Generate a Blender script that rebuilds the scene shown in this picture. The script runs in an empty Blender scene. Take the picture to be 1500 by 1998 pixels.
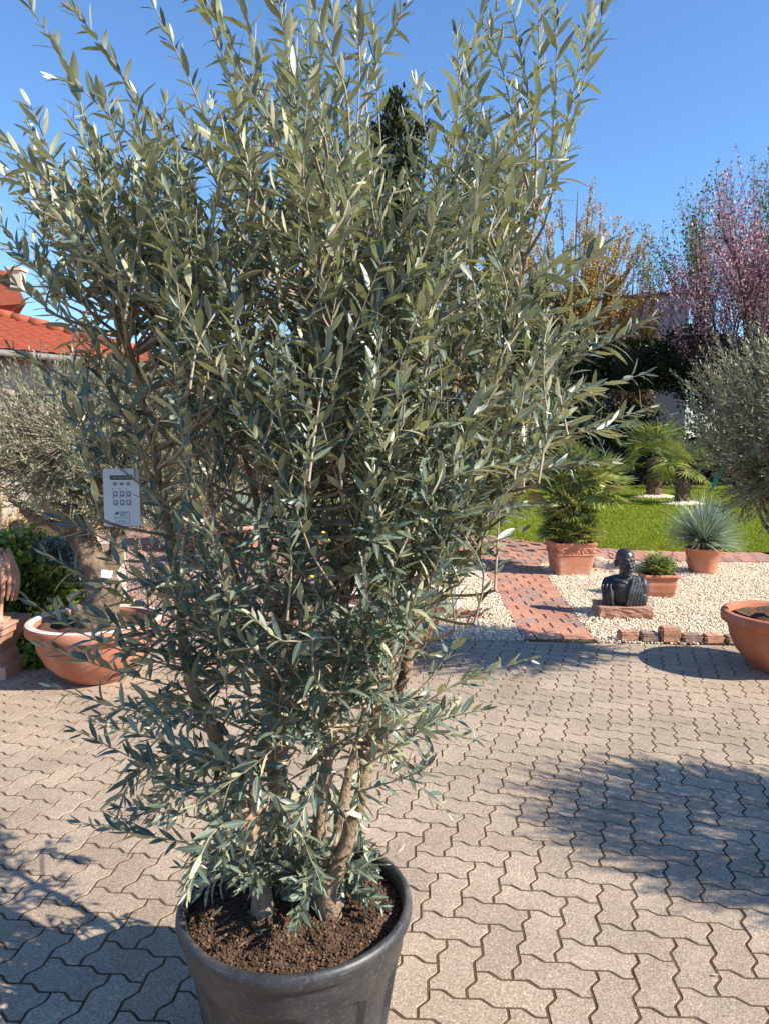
import bpy, bmesh, math, random
import numpy as np
from mathutils import Vector, Matrix, Euler, noise as mnoise

R = math.radians
rnd = random.Random(7)
rng = np.random.default_rng(7)
scene = bpy.context.scene
COL = scene.collection

# ------------------------------------------------------------------ camera, sky, sun, exposure
CAM_H, PITCH, FPX = 1.57, R(5.5), 1443.0
cam = bpy.data.cameras.new('camera')
cam.sensor_fit = 'VERTICAL'; cam.sensor_height = 24.0; cam.lens = FPX / 1998 * 24.0
cam.clip_start = 0.05; cam.clip_end = 2000
cam_o = bpy.data.objects.new('camera', cam); COL.objects.link(cam_o)
cam_o.location = (0, 0, CAM_H); cam_o.rotation_euler = (R(90) - PITCH, 0, 0)
scene.camera = cam_o

SUN_EL, SUN_TOWARD_CAM = R(36), R(20)
sun_dir = Vector((math.cos(SUN_EL) * math.cos(SUN_TOWARD_CAM), -math.cos(SUN_EL) * math.sin(SUN_TOWARD_CAM), math.sin(SUN_EL)))
world = bpy.data.worlds.new('World'); scene.world = world; world.use_nodes = True
wn = world.node_tree
sky = wn.nodes.new('ShaderNodeTexSky'); sky.sky_type = 'NISHITA'; sky.sun_disc = False
sky.sun_elevation = SUN_EL
sky.sun_rotation = math.atan2(sun_dir.x, sun_dir.y)
sky.altitude = 200; sky.air_density = 1.2; sky.dust_density = 0.0; sky.ozone_density = 9.0
bg = wn.nodes['Background']; bg.inputs['Strength'].default_value = 0.117
wn.links.new(sky.outputs[0], bg.inputs['Color'])
sl = bpy.data.lights.new('sun', 'SUN'); sl.energy = 5.0; sl.angle = R(0.53); sl.color = (1.0, 0.92, 0.79)
sun_o = bpy.data.objects.new('sun', sl); COL.objects.link(sun_o)
sun_o.rotation_euler = (-sun_dir).to_track_quat('-Z', 'Y').to_euler(); sun_o.location = (20, 0, 20)
vs = scene.view_settings
vs.view_transform = 'Standard'; vs.look = 'None'; vs.gamma = 1; vs.exposure = 0.96; vs.use_curve_mapping = False
scene.cycles.max_bounces = 6; scene.cycles.transparent_max_bounces = 4

# ------------------------------------------------------------------ pixel helpers (photo pixels 1500 x 1998 -> world)
CP, SP = math.cos(PITCH), math.sin(PITCH)
def ray(x, y):
    u = (x - 750) / FPX; v = (999 - y) / FPX
    return Vector((u, CP + v * SP, -SP + v * CP))
def at(x, y, Y):
    d = ray(x, y); return Vector((0, 0, CAM_H)) + d * (Y / d.y)
def G(x, y, z=0.0):
    d = ray(x, y); return Vector((0, 0, CAM_H)) + d * ((z - CAM_H) / d.z)
def proj(p):
    d = Vector(p) - Vector((0, 0, CAM_H))
    w = d.y * CP - d.z * SP
    return 750 + FPX * d.x / w, 999 - FPX * (d.y * SP + d.z * CP) / w

# ------------------------------------------------------------------ object helpers
def tag(o, label=None, cat=None, group=None, kind=None):
    if label: o['label'] = label
    if cat: o['category'] = cat
    if group: o['group'] = group
    if kind: o['kind'] = kind
    return o
def link(name, me, mat=None, parent=None, loc=None):
    o = bpy.data.objects.new(name, me); COL.objects.link(o)
    if mat is not None and me is not None and not me.materials:
        for m in (mat if isinstance(mat, (list, tuple)) else [mat]): me.materials.append(m)
    if parent is not None: o.parent = parent
    if loc is not None: o.location = loc
    return o
def empty(name, loc=(0, 0, 0), rz=0.0, label=None, cat=None, group=None):
    o = bpy.data.objects.new(name, None); COL.objects.link(o)
    o.location = loc; o.rotation_euler = (0, 0, rz); o.empty_display_size = 0.1
    return tag(o, label, cat, group)
def pyd(name, V, F, mat=None, parent=None, smooth=False, loc=None):
    me = bpy.data.meshes.new(name); me.from_pydata([tuple(v) for v in V], [], F); me.update()
    if smooth: me.polygons.foreach_set('use_smooth', [True] * len(me.polygons))
    return link(name, me, mat, parent, loc)
def np_mesh(name, V, T, attr=None, smooth=False, uv=None):
    """triangles or quads from numpy arrays"""
    me = bpy.data.meshes.new(name)
    n, k = T.shape
    me.vertices.add(len(V)); me.vertices.foreach_set('co', np.ascontiguousarray(V, np.float32).ravel())
    me.loops.add(n * k); me.loops.foreach_set('vertex_index', np.ascontiguousarray(T, np.int32).ravel())
    me.polygons.add(n); me.polygons.foreach_set('loop_start', np.arange(0, n * k, k, dtype=np.int32))
    me.polygons.foreach_set('loop_total', np.full(n, k, np.int32))
    if smooth: me.polygons.foreach_set('use_smooth', np.ones(n, bool))
    if attr is not None:
        a = me.attributes.new('rnd', 'FLOAT', 'POINT'); a.data.foreach_set('value', np.ascontiguousarray(attr, np.float32))
    if uv is not None:
        a = me.attributes.new('along', 'FLOAT', 'POINT'); a.data.foreach_set('value', np.ascontiguousarray(uv, np.float32))
    me.update(calc_edges=True); me.validate()
    return me
class MB:
    """collects shapes into one mesh"""
    def __init__(s): s.v = []; s.f = []
    def add(s, V, F):
        o = len(s.v); s.v += [Vector(v) for v in V]; s.f += [tuple(i + o for i in f) for f in F]
    def box(s, c, d, rot=None, taper=1.0):
        hx, hy, hz = d[0] / 2, d[1] / 2, d[2] / 2
        V = []
        for z in (-1, 1):
            k = 1.0 if z < 0 else taper
            for x, y in ((-1, -1), (1, -1), (1, 1), (-1, 1)): V.append(Vector((x * hx * k, y * hy * k, z * hz)))
        if rot is not None: V = [rot @ v for v in V]
        V = [v + Vector(c) for v in V]
        s.add(V, [(3, 2, 1, 0), (4, 5, 6, 7), (0, 1, 5, 4), (1, 2, 6, 5), (2, 3, 7, 6), (3, 0, 4, 7)])
    def tube(s, pts, rad, seg=6, cap=True):
        pts = [Vector(p) for p in pts]; n = len(pts)
        if not hasattr(rad, '__len__'): rad = [rad] * n
        V = []; up = None
        for i in range(n):
            t = (pts[min(i + 1, n - 1)] - pts[max(i - 1, 0)])
            t = t.normalized() if t.length > 1e-9 else Vector((0, 0, 1))
            if up is None: up = t.orthogonal().normalized()
            up = (up - t * up.dot(t)); up = up.normalized() if up.length > 1e-6 else t.orthogonal().normalized()
            b = t.cross(up)
            for k in range(seg):
                a = 2 * math.pi * k / seg
                V.append(pts[i] + (up * math.cos(a) + b * math.sin(a)) * rad[i])
        F = []
        for i in range(n - 1):
            for k in range(seg):
                k2 = (k + 1) % seg
                F.append((i * seg + k, i * seg + k2, (i + 1) * seg + k2, (i + 1) * seg + k))
        if cap:
            F.append(tuple(range(seg - 1, -1, -1))); F.append(tuple((n - 1) * seg + k for k in range(seg)))
        s.add(V, F)
    def lathe(s, prof, seg=48, c=(0, 0, 0), close_bottom=True, close_top=False, fn=None):
        V = []; c = Vector(c)
        for (r, z) in prof:
            for k in range(seg):
                a = 2 * math.pi * k / seg
                rr = fn(r, z, a) if fn else r
                V.append(c + Vector((rr * math.cos(a), rr * math.sin(a), z)))
        F = []
        for i in range(len(prof) - 1):
            for k in range(seg):
                k2 = (k + 1) % seg
                F.append((i * seg + k, i * seg + k2, (i + 1) * seg + k2, (i + 1) * seg + k))
        if close_bottom: F.append(tuple(range(seg - 1, -1, -1)))
        if close_top: F.append(tuple((len(prof) - 1) * seg + k for k in range(seg)))
        s.add(V, F)
    def ell(s, c, r, rot=None, u=16, w=10):
        V = [Vector((0, 0, -1))]
        for i in range(1, w):
            ph = -math.pi / 2 + math.pi * i / w
            for k in range(u):
                a = 2 * math.pi * k / u
                V.append(Vector((math.cos(ph) * math.cos(a), math.cos(ph) * math.sin(a), math.sin(ph))))
        V.append(Vector((0, 0, 1)))
        V = [Vector((v.x * r[0], v.y * r[1], v.z * r[2])) for v in V]
        if rot is not None: V = [rot @ v for v in V]
        V = [v + Vector(c) for v in V]
        F = []
        for k in range(u): F.append((0, 1 + (k + 1) % u, 1 + k))
        for i in range(w - 2):
            for k in range(u):
                a, b = 1 + i * u + k, 1 + i * u + (k + 1) % u
                F.append((a, b, b + u, a + u))
        top = len(V) - 1; base = 1 + (w - 2) * u
        for k in range(u): F.append((base + k, base + (k + 1) % u, top))
        s.add(V, F)
    def build(s, name, mat, parent=None, smooth=False, loc=None):
        return pyd(name, s.v, s.f, mat, parent, smooth, loc)
def remesh(o, voxel, smooth=2):
    """fuse overlapping shapes into one continuous skin"""
    m = o.modifiers.new('r', 'REMESH'); m.mode = 'VOXEL'; m.voxel_size = voxel; m.use_smooth_shade = True
    if smooth:
        sm = o.modifiers.new('s', 'SMOOTH'); sm.factor = 0.5; sm.iterations = smooth
    dg = bpy.context.evaluated_depsgraph_get(); dg.update()
    me = bpy.data.meshes.new_from_object(o.evaluated_get(dg), depsgraph=dg)
    old = o.data; mats = list(old.materials); o.modifiers.clear(); o.data = me
    if not me.materials:
        for x in mats: me.materials.append(x)
    bpy.data.meshes.remove(old)
    me.polygons.foreach_set('use_smooth', [True] * len(me.polygons))
    return o
def displace(o, amp, scale, seed=0.0, octaves=3):
    me = o.data
    nn = [v.normal.copy() for v in me.vertices]
    for v, n in zip(me.vertices, nn):
        v.co += n * amp * mnoise.fractal(v.co * scale + Vector((seed, seed * 1.7, 0)), 1.0, 2.0, octaves)
    me.update()

# ------------------------------------------------------------------ materials
def new_mat(name):
    m = bpy.data.materials.new(name); m.use_nodes = True
    nt = m.node_tree; b = nt.nodes['Principled BSDF']
    return m, nt, b
def ramp(nt, fac, stops, interp='LINEAR'):
    r = nt.nodes.new('ShaderNodeValToRGB'); r.color_ramp.interpolation = interp
    e = r.color_ramp.elements
    while len(e) > 1: e.remove(e[-1])
    for i, (p, c) in enumerate(stops):
        if i == 0: e[0].position = p; el = e[0]
        else: el = e.new(p)
        el.color = (c[0], c[1], c[2], 1)
    nt.links.new(fac, r.inputs[0]); return r.outputs[0]
def noise_tex(nt, scale, detail=4, rough=0.55, coord=None, dist=0.0):
    n = nt.nodes.new('ShaderNodeTexNoise')
    n.inputs['Scale'].default_value = scale; n.inputs['Detail'].default_value = detail
    n.inputs['Roughness'].default_value = rough; n.inputs['Distortion'].default_value = dist
    if coord is not None: nt.links.new(coord, n.inputs['Vector'])
    return n.outputs['Fac']
def mix(nt, fac, a, b, mode='MIX'):
    m = nt.nodes.new('ShaderNodeMix'); m.data_type = 'RGBA'; m.blend_type = mode
    for sock, v in ((m.inputs[0], fac), (m.inputs[6], a), (m.inputs[7], b)):
        if isinstance(v, (int, float)): sock.default_value = v
        elif isinstance(v, tuple): sock.default_value = (v[0], v[1], v[2], 1)
        else: nt.links.new(v, sock)
    return m.outputs[2]
def math_n(nt, op, a, b=0.0):
    m = nt.nodes.new('ShaderNodeMath'); m.operation = op
    for s, v in ((m.inputs[0], a), (m.inputs[1], b)):
        if isinstance(v, (int, float)): s.default_value = v
        else: nt.links.new(v, s)
    return m.outputs[0]
def world_pos(nt): return nt.nodes.new('ShaderNodeNewGeometry').outputs['Position']
def obj_co(nt): return nt.nodes.new('ShaderNodeTexCoord').outputs['Object']
def bump(nt, b, h, strength=0.3, dist=0.01):
    n = nt.nodes.new('ShaderNodeBump'); n.inputs['Strength'].default_value = strength; n.inputs['Distance'].default_value = dist
    nt.links.new(h, n.inputs['Height']); nt.links.new(n.outputs[0], b.inputs['Normal'])
def spec(b, v): b.inputs['Specular IOR Level'].default_value = v
def attr_rnd(nt, name='rnd'):
    a = nt.nodes.new('ShaderNodeAttribute'); a.attribute_name = name; return a.outputs['Fac']

def mat_noise(name, c1, c2, scale=10, rough=0.8, bumpst=0.2, bumpsc=None, bumpd=0.005, sp=0.3, co='pos', c3=None):
    m, nt, b = new_mat(name)
    P = world_pos(nt) if co == 'pos' else obj_co(nt)
    f = noise_tex(nt, scale, 5, 0.6, P)
    stops = [(0.3, c1), (0.7, c2)] if c3 is None else [(0.28, c1), (0.5, c2), (0.72, c3)]
    nt.links.new(ramp(nt, f, stops), b.inputs['Base Color'])
    b.inputs['Roughness'].default_value = rough; spec(b, sp)
    if bumpst: bump(nt, b, noise_tex(nt, bumpsc or scale * 6, 4, 0.6, P), bumpst, bumpd)
    return m
def mat_leaf(name, top, bot, var=0.35, rough=0.45, sp=0.5, transl=0.15, tint=None, rib=0.0, tl_tint=(1.0, 1.1, 0.5)):
    """two-faced leaf: blade top, paler underside, a little light through the blade"""
    m, nt, b = new_mat(name)
    r = attr_rnd(nt)
    geo = nt.nodes.new('ShaderNodeNewGeometry')
    base = mix(nt, geo.outputs['Backfacing'], top, bot)
    hi = tint or tuple(min(1, c * 1.9) for c in bot)
    dark = mix(nt, 1.0, base, (1 - var, 1 - var, 1 - var), 'MULTIPLY')
    lite = mix(nt, 1.0, base, (1 + var * 1.3, 1 + var * 1.3, 1 + var * 1.1), 'MULTIPLY')
    col = mix(nt, r, dark, lite)
    r2 = ramp(nt, r, [(0.86, (0, 0, 0)), (0.97, (0.6, 0.6, 0.6))])
    col = mix(nt, r2, col, hi)
    if rib:
        al = attr_rnd(nt, 'along')
        rf = ramp(nt, al, [(0.0, (rib, rib, rib)), (0.16, (0, 0, 0))])
        col = mix(nt, rf, col, (0.32, 0.34, 0.2))
    if rough < 0.6:
        f = noise_tex(nt, 160, 2, 0.6, world_pos(nt))
        col = mix(nt, ramp(nt, f, [(0.45, (0, 0, 0)), (0.75, (0.35, 0.35, 0.35))]), col, tuple(c * 2.2 for c in top))
    nt.links.new(col, b.inputs['Base Color'])
    b.inputs['Roughness'].default_value = rough; spec(b, sp)
    if transl:
        t = nt.nodes.new('ShaderNodeBsdfTranslucent')
        nt.links.new(mix(nt, 1.0, col, tl_tint, 'MULTIPLY'), t.inputs['Color'])
        ms = nt.nodes.new('ShaderNodeMixShader'); ms.inputs[0].default_value = transl
        out = nt.nodes['Material Output']
        nt.links.new(b.outputs[0], ms.inputs[1]); nt.links.new(t.outputs[0], ms.inputs[2]); nt.links.new(ms.outputs[0], out.inputs['Surface'])
    return m

M = {}
def paver_mat(name, stones, grain, rough=0.85):
    m, nt, b = new_mat(name)
    oi = nt.nodes.new('ShaderNodeObjectInfo')
    r = math_n(nt, 'FRACT', math_n(nt, 'ADD', attr_rnd(nt), oi.outputs['Random']))
    P = world_pos(nt)
    col = ramp(nt, r, stones)
    big = noise_tex(nt, 2.2, 3, 0.6, P)
    col = mix(nt, 1.0, col, ramp(nt, big, [(0.3, (0.86, 0.85, 0.84)), (0.7, (1.08, 1.07, 1.05))]), 'MULTIPLY')
    vor = nt.nodes.new('ShaderNodeTexVoronoi'); vor.inputs['Scale'].default_value = grain; nt.links.new(P, vor.inputs['Vector'])
    sep = nt.nodes.new('ShaderNodeSeparateColor'); nt.links.new(vor.outputs['Color'], sep.inputs[0])
    g = ramp(nt, sep.outputs[0], [(0.0, (0.52, 0.48, 0.44)), (0.25, (0.8, 0.78, 0.75)), (0.55, (1.0, 0.98, 0.95)), (0.85, (1.2, 1.17, 1.1)), (1.0, (1.7, 1.66, 1.6))])
    col = mix(nt, 0.75, col, g, 'MULTIPLY')
    big2 = noise_tex(nt, 0.7, 5, 0.65, P, 0.8)
    col = mix(nt, 1.0, col, ramp(nt, big2, [(0.35, (0.84, 0.82, 0.80)), (0.5, (1.0, 1.0, 1.0)), (0.7, (1.06, 1.05, 1.03))]), 'MULTIPLY')
    st = noise_tex(nt, 9, 6, 0.7, P)
    col = mix(nt, ramp(nt, st, [(0.62, (0, 0, 0)), (0.8, (0.35, 0.35, 0.35))]), col, (0.13, 0.095, 0.06))
    nt.links.new(col, b.inputs['Base Color']); b.inputs['Roughness'].default_value = rough; spec(b, 0.25)
    bump(nt, b, vor.outputs['Distance'], 0.35, 0.002)
    return m
M['paver'] = paver_mat('concrete_paver', [(0.0, (0.335, 0.268, 0.207)), (0.5, (0.365, 0.294, 0.228)), (1.0, (0.39, 0.318, 0.247))], 230)
M['brick'] = paver_mat('red_brick', [(0.0, (0.43, 0.205, 0.145)), (0.35, (0.48, 0.25, 0.175)), (0.66, (0.42, 0.215, 0.16)), (0.74, (0.31, 0.2, 0.165)), (1.0, (0.37, 0.24, 0.195))], 160)
M['joint'] = mat_noise('joint_sand', (0.065, 0.042, 0.023), (0.14, 0.092, 0.05), 14, 0.95, 0.5, 300, 0.003, 0.1)
M['earth'] = mat_noise('earth', (0.10, 0.07, 0.045), (0.2, 0.15, 0.1), 3, 0.95, 0.4, 40, 0.01, 0.1)
M['turf'] = mat_noise('turf', (0.12, 0.16, 0.02), (0.19, 0.245, 0.03), 6, 0.95, 0.4, 60, 0.02, 0.1)
M['gravel_base'] = mat_noise('gravel_base', (0.42, 0.33, 0.23), (0.62, 0.52, 0.38), 40, 0.95, 0.5, 90, 0.01, 0.1)
M['pink_base'] = mat_noise('pink_base', (0.26, 0.15, 0.12), (0.42, 0.27, 0.22), 40, 0.95, 0.5, 90, 0.01, 0.1)
def stone_mat(name, stops):
    m, nt, b = new_mat(name)
    nt.links.new(ramp(nt, attr_rnd(nt), stops), b.inputs['Base Color']); b.inputs['Roughness'].default_value = 0.85; spec(b, 0.25)
    return m
M['gravel'] = stone_mat('cream_gravel', [(0.0, (0.46, 0.32, 0.21)), (0.15, (0.70, 0.55, 0.38)), (0.5, (0.82, 0.70, 0.53)), (0.85, (0.88, 0.80, 0.66)), (1.0, (0.62, 0.41, 0.28))])
M['pink_gravel'] = stone_mat('pink_gravel', [(0.0, (0.16, 0.09, 0.07)), (0.4, (0.27, 0.17, 0.14)), (0.8, (0.38, 0.27, 0.22)), (1.0, (0.25, 0.21, 0.19))])
M['soil_crumb'] = stone_mat('soil_crumb', [(0.0, (0.045, 0.025, 0.015)), (0.5, (0.088, 0.052, 0.033)), (0.95, (0.145, 0.09, 0.06)), (1.0, (0.3, 0.22, 0.16))])
M['soil'] = mat_noise('soil', (0.045, 0.026, 0.017), (0.095, 0.056, 0.036), 22, 0.95, 0.8, 120, 0.01, 0.15, c3=(0.14, 0.085, 0.055))
def terracotta(name, c1, c2, pale=0.35):
    m, nt, b = new_mat(name)
    P = obj_co(nt)
    f = noise_tex(nt, 5, 5, 0.6, P)
    col = ramp(nt, f, [(0.3, c1), (0.7, c2)])
    w = noise_tex(nt, 2.6, 6, 0.65, P, 0.6)
    col = mix(nt, ramp(nt, w, [(0.46, (0, 0, 0)), (0.7, (pale * 2, pale * 2, pale * 2))]), col, (0.60, 0.43, 0.35))
    d = noise_tex(nt, 11, 6, 0.7, P, 0.4)
    col = mix(nt, ramp(nt, d, [(0.52, (0, 0, 0)), (0.75, (0.45, 0.45, 0.45))]), col, (0.2, 0.1, 0.06))
    nt.links.new(col, b.inputs['Base Color']); b.inputs['Roughness'].default_value = 0.75; spec(b, 0.3)
    bump(nt, b, noise_tex(nt, 120, 3, 0.6, P), 0.12, 0.003)
    return m
M['terra'] = terracotta('terracotta', (0.46, 0.175, 0.10), (0.56, 0.235, 0.14))
M['terra_bowl'] = terracotta('terracotta_bowl', (0.36, 0.115, 0.058), (0.46, 0.16, 0.085), 0.22)
M['terra_pale'] = terracotta('terracotta_weathered', (0.34, 0.17, 0.11), (0.46, 0.24, 0.16), 0.5)
M['terra_dark'] = terracotta('terracotta_dark', (0.22, 0.06, 0.04), (0.28, 0.09, 0.06), 0.1)
M['lime'] = mat_noise('lime_crust', (0.50, 0.36, 0.30), (0.72, 0.67, 0.66), 18, 0.85, 0.3, 80, 0.003, 0.3)
def plastic():
    m, nt, b = new_mat('black_plastic')
    P = obj_co(nt)
    f = noise_tex(nt, 7, 6, 0.65, P, 0.5)
    col = ramp(nt, f, [(0.3, (0.020, 0.020, 0.022)), (0.5, (0.036, 0.036, 0.038)), (0.75, (0.10, 0.085, 0.07))])
    s = noise_tex(nt, 90, 3, 0.7, P)
    col = mix(nt, ramp(nt, s, [(0.55, (0, 0, 0)), (0.72, (0.6, 0.6, 0.6))]), col, (0.13, 0.11, 0.09))
    mp = nt.nodes.new('ShaderNodeMapping'); mp.inputs['Scale'].default_value = (3, 3, 60); nt.links.new(P, mp.inputs['Vector'])
    sc = noise_tex(nt, 6, 4, 0.75, mp.outputs[0])
    col = mix(nt, ramp(nt, sc, [(0.58, (0, 0, 0)), (0.7, (0.5, 0.5, 0.5))]), col, (0.17, 0.16, 0.15))
    nt.links.new(col, b.inputs['Base Color'])
    nt.links.new(ramp(nt, f, [(0.3, (0.38,) * 3), (0.7, (0.6,) * 3)]), b.inputs['Roughness']); spec(b, 0.5)
    bump(nt, b, noise_tex(nt, 60, 5, 0.7, P), 0.15, 0.003)
    return m
M['plastic'] = plastic()
M['bark'] = mat_noise('olive_bark', (0.11, 0.074, 0.048), (0.33, 0.23, 0.15), 30, 0.85, 0.9, 110, 0.008, 0.2, c3=(0.20, 0.165, 0.12))
M['twig'] = mat_noise('olive_twig', (0.24, 0.18, 0.12), (0.40, 0.33, 0.24), 20, 0.7, 0.1, 80, 0.002, 0.3)
M['dark_twig'] = mat_noise('grey_twig', (0.16, 0.13, 0.095), (0.27, 0.23, 0.17), 20, 0.8, 0.1, 80, 0.002, 0.2)
M['old_bark'] = mat_noise('old_bark', (0.07, 0.05, 0.035), (0.25, 0.18, 0.125), 12, 0.9, 0.9, 40, 0.02, 0.15)
M['dark_bark'] = mat_noise('dark_bark', (0.025, 0.018, 0.014), (0.08, 0.055, 0.04), 8, 0.9, 0.6, 40, 0.02, 0.15)
M['warm_bark'] = mat_noise('warm_bark', (0.10, 0.065, 0.04), (0.2, 0.14, 0.09), 8, 0.9, 0.6, 40, 0.02, 0.15)
M['olive'] = mat_leaf('olive_leaf', (0.078, 0.108, 0.088), (0.43, 0.415, 0.28), 0.48, 0.40, 0.55, 0.15, tint=(0.56, 0.52, 0.30), rib=0.6)
M['olive_far'] = mat_leaf('olive_leaf_grey', (0.15, 0.165, 0.10), (0.36, 0.34, 0.23), 0.4, 0.5, 0.5, 0.1, tint=(0.45, 0.42, 0.28))
M['palm'] = mat_leaf('palm_leaf', (0.185, 0.22, 0.055), (0.31, 0.32, 0.13), 0.4, 0.38, 0.5, 0.15, tint=(0.46, 0.43, 0.16))
M['yucca'] = mat_leaf('yucca_leaf', (0.25, 0.31, 0.25), (0.25, 0.31, 0.25), 0.35, 0.5, 0.4, 0.05, tint=(0.5, 0.53, 0.4))
M['conifer'] = mat_leaf('conifer_leaf', (0.028, 0.040, 0.014), (0.035, 0.05, 0.018), 0.5, 0.6, 0.3, 0.1, tint=(0.15, 0.10, 0.03))
M['golden'] = mat_leaf('golden_bud_leaf', (0.53, 0.36, 0.135), (0.53, 0.36, 0.135), 0.4, 0.6, 0.3, 0.3, tint=(0.6, 0.42, 0.16), tl_tint=(1.0, 1.0, 0.7))
M['plum'] = mat_leaf('plum_blossom', (0.40, 0.25, 0.30), (0.40, 0.25, 0.30), 0.5, 0.6, 0.3, 0.25, tint=(0.85, 0.68, 0.72), tl_tint=(1.1, 0.8, 0.9))
M['plum_leaf'] = mat_leaf('plum_leaf', (0.09, 0.025, 0.035), (0.10, 0.03, 0.04), 0.5, 0.5, 0.4, 0.15, tint=(0.2, 0.05, 0.06), tl_tint=(1.1, 0.6, 0.6))
M['birch'] = mat_leaf('fresh_leaf', (0.13, 0.16, 0.06), (0.13, 0.16, 0.06), 0.4, 0.6, 0.3, 0.25, tint=(0.25, 0.27, 0.1))
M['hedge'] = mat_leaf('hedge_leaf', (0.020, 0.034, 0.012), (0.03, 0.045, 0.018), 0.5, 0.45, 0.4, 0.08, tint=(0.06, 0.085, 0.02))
M['ivy'] = mat_leaf('ivy_leaf', (0.17, 0.21, 0.035), (0.17, 0.2, 0.06), 0.55, 0.4, 0.5, 0.15, tint=(0.36, 0.36, 0.06))
M['juniper'] = mat_leaf('juniper_leaf', (0.2, 0.25, 0.225), (0.2, 0.25, 0.225), 0.45, 0.6, 0.3, 0.05, tint=(0.25, 0.3, 0.27))
M['heather'] = mat_leaf('heather_leaf', (0.24, 0.09, 0.09), (0.24, 0.09, 0.09), 0.5, 0.7, 0.2, 0.1, tint=(0.4, 0.2, 0.2))
M['sedum'] = mat_leaf('red_leaf', (0.22, 0.02, 0.025), (0.2, 0.03, 0.03), 0.4, 0.5, 0.4, 0.1)
M['grass'] = mat_leaf('grass_blade', (0.25, 0.285, 0.03), (0.25, 0.285, 0.03), 0.4, 0.6, 0.2, 0.35, tint=(0.36, 0.38, 0.07))
M['fibre'] = mat_noise('palm_fibre', (0.10, 0.065, 0.04), (0.27, 0.19, 0.12), 14, 0.95, 0.8, 60, 0.02, 0.1)
M['bronze'] = mat_noise('dark_bust', (0.018, 0.019, 0.022), (0.045, 0.046, 0.05), 25, 0.42, 0.35, 70, 0.004, 0.5)
M['plinth'] = mat_noise('pink_sandstone', (0.33, 0.16, 0.11), (0.50, 0.29, 0.21), 25, 0.9, 0.9, 60, 0.012, 0.2)
M['roof'] = mat_noise('roof_tile', (0.24, 0.058, 0.032), (0.36, 0.092, 0.046), 9, 0.7, 0.1, 60, 0.003, 0.3)
M['cream'] = mat_noise('cream_render', (0.62, 0.52, 0.37), (0.70, 0.60, 0.45), 3, 0.9, 0.3, 120, 0.003, 0.2)
M['grey_wall'] = mat_noise('grey_render', (0.42, 0.36, 0.34), (0.5, 0.44, 0.41), 3, 0.9, 0.3, 120, 0.003, 0.2)
M['white_wall'] = mat_noise('white_render', (0.62, 0.64, 0.68), (0.70, 0.72, 0.75), 1.5, 0.9, 0.2, 60, 0.003, 0.2)
M['wood'] = mat_noise('soffit_wood', (0.18, 0.085, 0.04), (0.28, 0.14, 0.07), 9, 0.7, 0.2, 50, 0.004, 0.3)
M['post'] = mat_noise('weathered_post', (0.33, 0.25, 0.16), (0.48, 0.38, 0.26), 16, 0.85, 0.4, 60, 0.004, 0.2)
M['zinc'] = mat_noise('zinc_gutter', (0.15, 0.135, 0.12), (0.24, 0.22, 0.19), 6, 0.5, 0.1, 60, 0.002, 0.5)
M['white'] = mat_noise('white_plastic', (0.70, 0.71, 0.72), (0.78, 0.78, 0.78), 20, 0.45, 0.05, 60, 0.001, 0.5)
M['ink'] = mat_noise('black_ink', (0.012, 0.012, 0.018), (0.02, 0.02, 0.026), 20, 0.5, 0, sp=0.4)
M['ink_soft'] = mat_noise('grey_ink', (0.20, 0.22, 0.27), (0.28, 0.30, 0.34), 60, 0.5, 0, sp=0.4)
M['hose'] = mat_noise('yellow_hose', (0.62, 0.42, 0.02), (0.72, 0.52, 0.04), 20, 0.4, 0.05, 60, 0.001, 0.5)
M['black_tube'] = mat_noise('black_tube', (0.012, 0.012, 0.012), (0.03, 0.03, 0.03), 20, 0.5, 0, sp=0.4)
M['green_tape'] = mat_noise('green_tape', (0.05, 0.26, 0.16), (0.08, 0.33, 0.22), 20, 0.5, 0, sp=0.4)
M['rock'] = mat_noise('pale_rock', (0.42, 0.29, 0.23), (0.62, 0.50, 0.42), 9, 0.9, 0.7, 40, 0.02, 0.2)
M['slate'] = mat_noise('slate', (0.08, 0.085, 0.095), (0.16, 0.165, 0.175), 12, 0.8, 0.5, 40, 0.01, 0.3)
M['orange'] = mat_noise('orange_glaze', (0.62, 0.25, 0.03), (0.72, 0.33, 0.06), 9, 0.5, 0.1, 40, 0.01, 0.4)
M['fascia_core_dark'] = mat_noise('dark_timber_and_core', (0.03, 0.022, 0.018), (0.06, 0.045, 0.035), 9, 0.8, 0.2, 50, 0.004, 0.2)  # fascia timber, also the painted-dark inside of the leafy masses

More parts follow.
